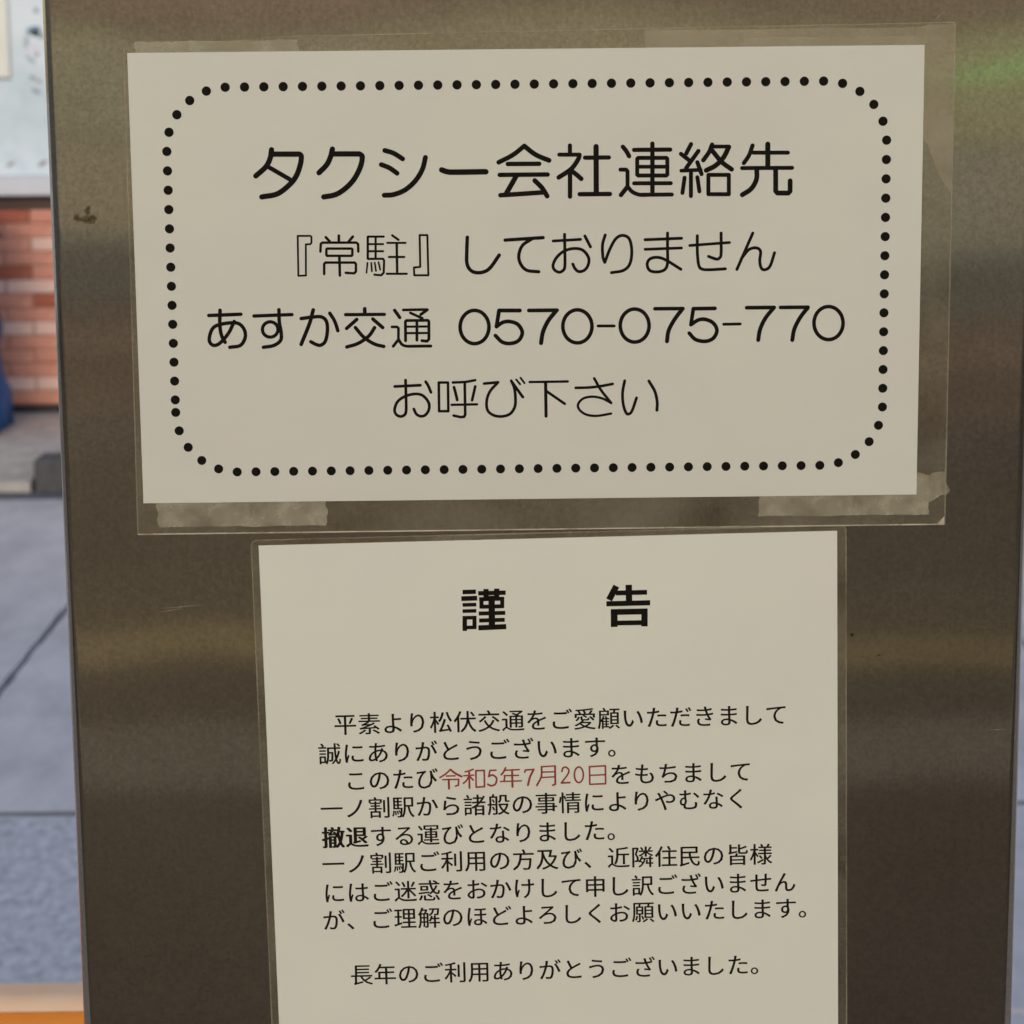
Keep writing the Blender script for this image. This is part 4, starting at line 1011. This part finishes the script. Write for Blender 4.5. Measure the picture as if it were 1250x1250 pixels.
on_face("smear", [(0.13570,1.24311), (0.13562,1.24302), (0.13556,1.24295), (0.13554,1.24285), (0.13547,1.24277), (0.13538,1.24278), (0.13530,1.24282), (0.13522,1.24284), (0.13514,1.24286), (0.13508,1.24293), (0.13504,1.24302), (0.13498,1.24312), (0.13494,1.24325), (0.13499,1.24336), (0.13512,1.24338), (0.13523,1.24336), (0.13529,1.24337), (0.13536,1.24341), (0.13544,1.24341), (0.13552,1.24337), (0.13562,1.24332), (0.13571,1.24324)], 0.070, M["grime"])
on_face("smear", [(0.14651,1.23502), (0.14642,1.23487), (0.14629,1.23476), (0.14615,1.23467), (0.14597,1.23465), (0.14581,1.23470), (0.14569,1.23471), (0.14552,1.23464), (0.14529,1.23463), (0.14514,1.23474), (0.14514,1.23490), (0.14513,1.23504), (0.14512,1.23518), (0.14520,1.23530), (0.14536,1.23537), (0.14551,1.23542), (0.14565,1.23549), (0.14582,1.23549), (0.14595,1.23539), (0.14603,1.23529), (0.14619,1.23525), (0.14642,1.23518)], 0.010, M["grime"])
on_face("smear", [(0.14628,1.23502), (0.14622,1.23492), (0.14613,1.23484), (0.14603,1.23477), (0.14590,1.23476), (0.14579,1.23480), (0.14570,1.23481), (0.14558,1.23476), (0.14542,1.23474), (0.14532,1.23482), (0.14531,1.23494), (0.14531,1.23503), (0.14530,1.23513), (0.14535,1.23522), (0.14547,1.23527), (0.14557,1.23530), (0.14567,1.23535), (0.14580,1.23535), (0.14589,1.23528), (0.14595,1.23521), (0.14606,1.23519), (0.14622,1.23513)], 0.040, M["grime"])
on_face("smear", [(0.14606,1.23503), (0.14602,1.23496), (0.14597,1.23492), (0.14591,1.23488), (0.14584,1.23487), (0.14577,1.23489), (0.14572,1.23490), (0.14565,1.23487), (0.14555,1.23486), (0.14549,1.23491), (0.14549,1.23498), (0.14549,1.23503), (0.14548,1.23509), (0.14551,1.23514), (0.14558,1.23517), (0.14564,1.23519), (0.14570,1.23522), (0.14577,1.23522), (0.14583,1.23518), (0.14586,1.23514), (0.14593,1.23512), (0.14602,1.23509)], 0.070, M["grime"])

# ================================================================== NOTICES
def sheet_root(name, x, z, ang, label):
    o = empty(name)
    ca, sa = math.cos(ang), math.sin(ang)
    o.matrix_world = Matrix(((ca, -sa, 0, x), (0, 0, -1, 0), (sa, ca, 0, z), (0, 0, 0, 1)))
    return tag(o, label, "notice")

# ---- lower sheet first, it is tucked under the upper one
low = sheet_root("laminated_notice", -0.08878, 1.280, 0.015643,
                 "portrait laminated notice with bold heading, paragraphs of small black print and a red date")
o_ = rounded(-3.0, -300, 221.5, 2.2, 2.5)
i_ = rounded(-2.55, -299.5, 221.05, 1.75, 2.2)
v, f = prism(o_, .08, .26)
link("laminate_pouch", pydata("laminate_pouch", v, f), M['film'], low)
v, f = ring(o_, i_, .06, .30)
link("sealed_edge", pydata("sealed_edge", v, f), M['film_edge'], low)
v, f = prism([(0, -296), (217.9, -296), (217.9, 0), (0, 0)], .30, .40)
link("paper", pydata("paper", v, f), M['paper_b'], low)
for half in (0, 1):     # the two characters of the heading stand far apart
    link("heading_character", union_mesh("heading_character", clusters([s for s in INK['title'] if (s[2][0][0] > 100) == bool(half)]), .43), M['ink'], low)
link("date_print", union_mesh("date_print", clusters(INK['date']), .43), M['ink_red'], low)['label'] = "date printed in red"
for t, x, y, ax, ay in BODY:
    ch = []
    for k, c in enumerate(t):
        bold = c in '撤退'
        # struck several times a hair apart, which thickens the strokes as toner does
        for n_, (dx, dy) in enumerate([(-.30, 0), (-.1, .1), (.1, -.1), (.30, 0)] if bold else [(-.11, 0), (.11, 0), (0, .09)]):
            ch.append((c, x + ax * k + dx, y + ay * k + dy, 9.0, 0.0, n_ * .004))
    link("print_line", text_mesh("print_line", ch, .43), M['ink_soft'], low)

# ---- upper sheet
top = sheet_root("laminated_notice", -0.131576, 1.462592, 0.001247,
                 "wide laminated notice with a dotted border, big rounded lettering and a phone number")
OUT = [(-1.4, .9), (-2.8, -177.6), (-2.2, -178.1), (300.6, -177.7), (301.2, -177.0), (301.3, 7.6), (300.6, 8.2), (60, 5.6), (-.6, 1.6)]
INN = [(-.95, .5), (-2.3, -177.2), (-1.9, -177.6), (300.3, -177.2), (300.75, -176.7), (300.85, 7.3), (300.3, 7.75), (60, 5.15), (-.4, 1.15)]
v, f = prism(OUT, .44, .62)
link("laminate_pouch", pydata("laminate_pouch", v, f), M['film'], top)
v, f = ring(OUT, INN, .40, .68)
link("sealed_edge", pydata("sealed_edge", v, f), M['film_edge'], top)
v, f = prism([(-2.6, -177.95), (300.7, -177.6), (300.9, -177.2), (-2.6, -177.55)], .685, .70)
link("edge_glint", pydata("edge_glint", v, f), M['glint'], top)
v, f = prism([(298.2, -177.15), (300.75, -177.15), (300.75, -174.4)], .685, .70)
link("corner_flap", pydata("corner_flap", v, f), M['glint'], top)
v, f = prism([(0, -165.9), (290, -165.9), (290, 0), (0, 0)], .80, .95)
link("paper", pydata("paper", v, f), M['paper'], top)
ZI = .98
link("heading_print", union_mesh("heading_print", clusters(INK['heading']), ZI), M['ink'], top)
for k in ('line_two', 'line_three', 'line_four'):
    link("print_line", union_mesh("print_line", clusters(INK[k]), ZI), M['ink'], top)
# the dotted border: starts at the lower end of the left side and runs once round
x0, x1, y0, y1, r = 13.2, 276.7, -154.4, -12.6, 22.7
path = []
def arc(cx, cy, a0, a1):
    n = 60
    for k in range(n + 1):
        a = math.radians(a0 + (a1 - a0) * k / n)
        path.append((cx + r * math.cos(a), cy + r * math.sin(a)))
arc(x0 + r, y0 + r, 180, 270); arc(x1 - r, y0 + r, 270, 360); arc(x1 - r, y1 - r, 0, 90); arc(x0 + r, y1 - r, 90, 180)
path.append((x0, y0 + r))
cum = [0]
for a, b in zip(path, path[1:]):
    cum.append(cum[-1] + math.hypot(b[0] - a[0], b[1] - a[1]))
ND = 110
step = (cum[-1] - 4.7) / (ND - 1)
V, F = [], []
j = 0
for k in range(ND):
    s = k * step
    while j < len(cum) - 2 and cum[j + 1] < s:
        j += 1
    t = (s - cum[j]) / max(1e-9, cum[j + 1] - cum[j])
    cx = path[j][0] + (path[j + 1][0] - path[j][0]) * t
    cy = path[j][1] + (path[j + 1][1] - path[j][1]) * t
    b = len(V)
    for q in range(18):
        a = 2 * math.pi * q / 18
        V.append(((cx + 1.72 * math.cos(a)) / 1000, (cy + 1.72 * math.sin(a)) / 1000, ZI / 1000))
    F.append(tuple(range(b, b + 18)))
link("dotted_border", pydata("dotted_border", V, F), M['ink'], top)

# ================================================================== STRIPS OF TAPE
def torn(x0, y0, x1, y1, jag, seed, ends=(1, 1), slant=(0, 0)):
    """tape outline, saw-cut at the short ends"""
    rnd = random.Random(seed)
    pts = [(x0 + slant[0], y0)]
    n = 10
    for k in range(1, 12):
        pts.append((x0 + (x1 - x0) * k / 12, y0 + rnd.uniform(-.25, .25)))
    for k in range(n + 1):
        t = k / n
        pts.append((x1 + slant[1] * (1 - t) + (rnd.uniform(-jag, jag) if ends[1] else 0), y0 + (y1 - y0) * t))
    for k in range(1, 12):
        pts.append((x1 + (x0 - x1) * k / 12, y1 + rnd.uniform(-.25, .25)))
    for k in range(n):
        t = k / n
        pts.append((x0 + slant[0] * t + (rnd.uniform(-jag, jag) if ends[0] else 0), y1 + (y0 - y1) * t))
    return pts
def tape(label, pts, m, za=.70, zb=.74):
    o = sheet_root("tape_strip", -0.131576, 1.462592, 0.001247, label)
    v, f = prism(pts, za, zb)
    me = pydata("tape_strip", v, f)
    mw = o.matrix_world.copy()
    bpy.data.objects.remove(o)
    # the strip's own origin at its middle
    c = Vector((sum(p[0] for p in pts) / len(pts), sum(p[1] for p in pts) / len(pts), 0)) / 1000
    me.transform(Matrix.Translation(-c))
    t = link("tape_strip", me, m)
    t.matrix_world = mw @ Matrix.Translation(c)
    return tag(t, label, "tape", group="tape strips holding the upper notice")
tape("short cloudy tape strip above the upper notice, at its left end", torn(2.8, -6, 62.2, 4.1, .5, 1), M['tape'])
tape("long thin patchy tape strip above the upper notice, at its right end", torn(188, -6, 291.5, 6.3, .5, 2), M['tape_faint'])
tape("second layer of tape peeling over the right end of the top strip", torn(224, -6, 289.6, 3.1, .4, 3), M['tape_faint'], .75, .78)
tape("upright slanting cut tape strip right of the upper notice, near its top",
     [(286, -34), (291.8, -35.5), (295.5, -46), (301.0, -54.5), (301.0, 7.3), (291.6, 7.3), (286, 6)], M['tape_faint'])
tape("saw-toothed cloudy tape strip below the upper notice, at its left end", torn(2.6, -175.2, 68.8, -160, .9, 5, slant=(3.0, 0)), M['tape'])
tape("cloudy tape strip below the upper notice, at its lower right corner",
     torn(230.6, -173.6, 294.6, -160, .5, 6), M['tape'])
tape("small crumpled tape scrap sticking out past the lower right edge of the upper notice",
     [(286, -166), (290.5, -168.6), (295.5, -168.7), (298.9, -166.4), (301.6, -165.9), (302.7, -164.6), (301.9, -163.2), (300.9, -161.2),
      (300.8, -157.3), (296.2, -157.8), (294.8, -158.9), (291.0, -157.6), (286, -158)], M['tape'], .745, .78)
#END#
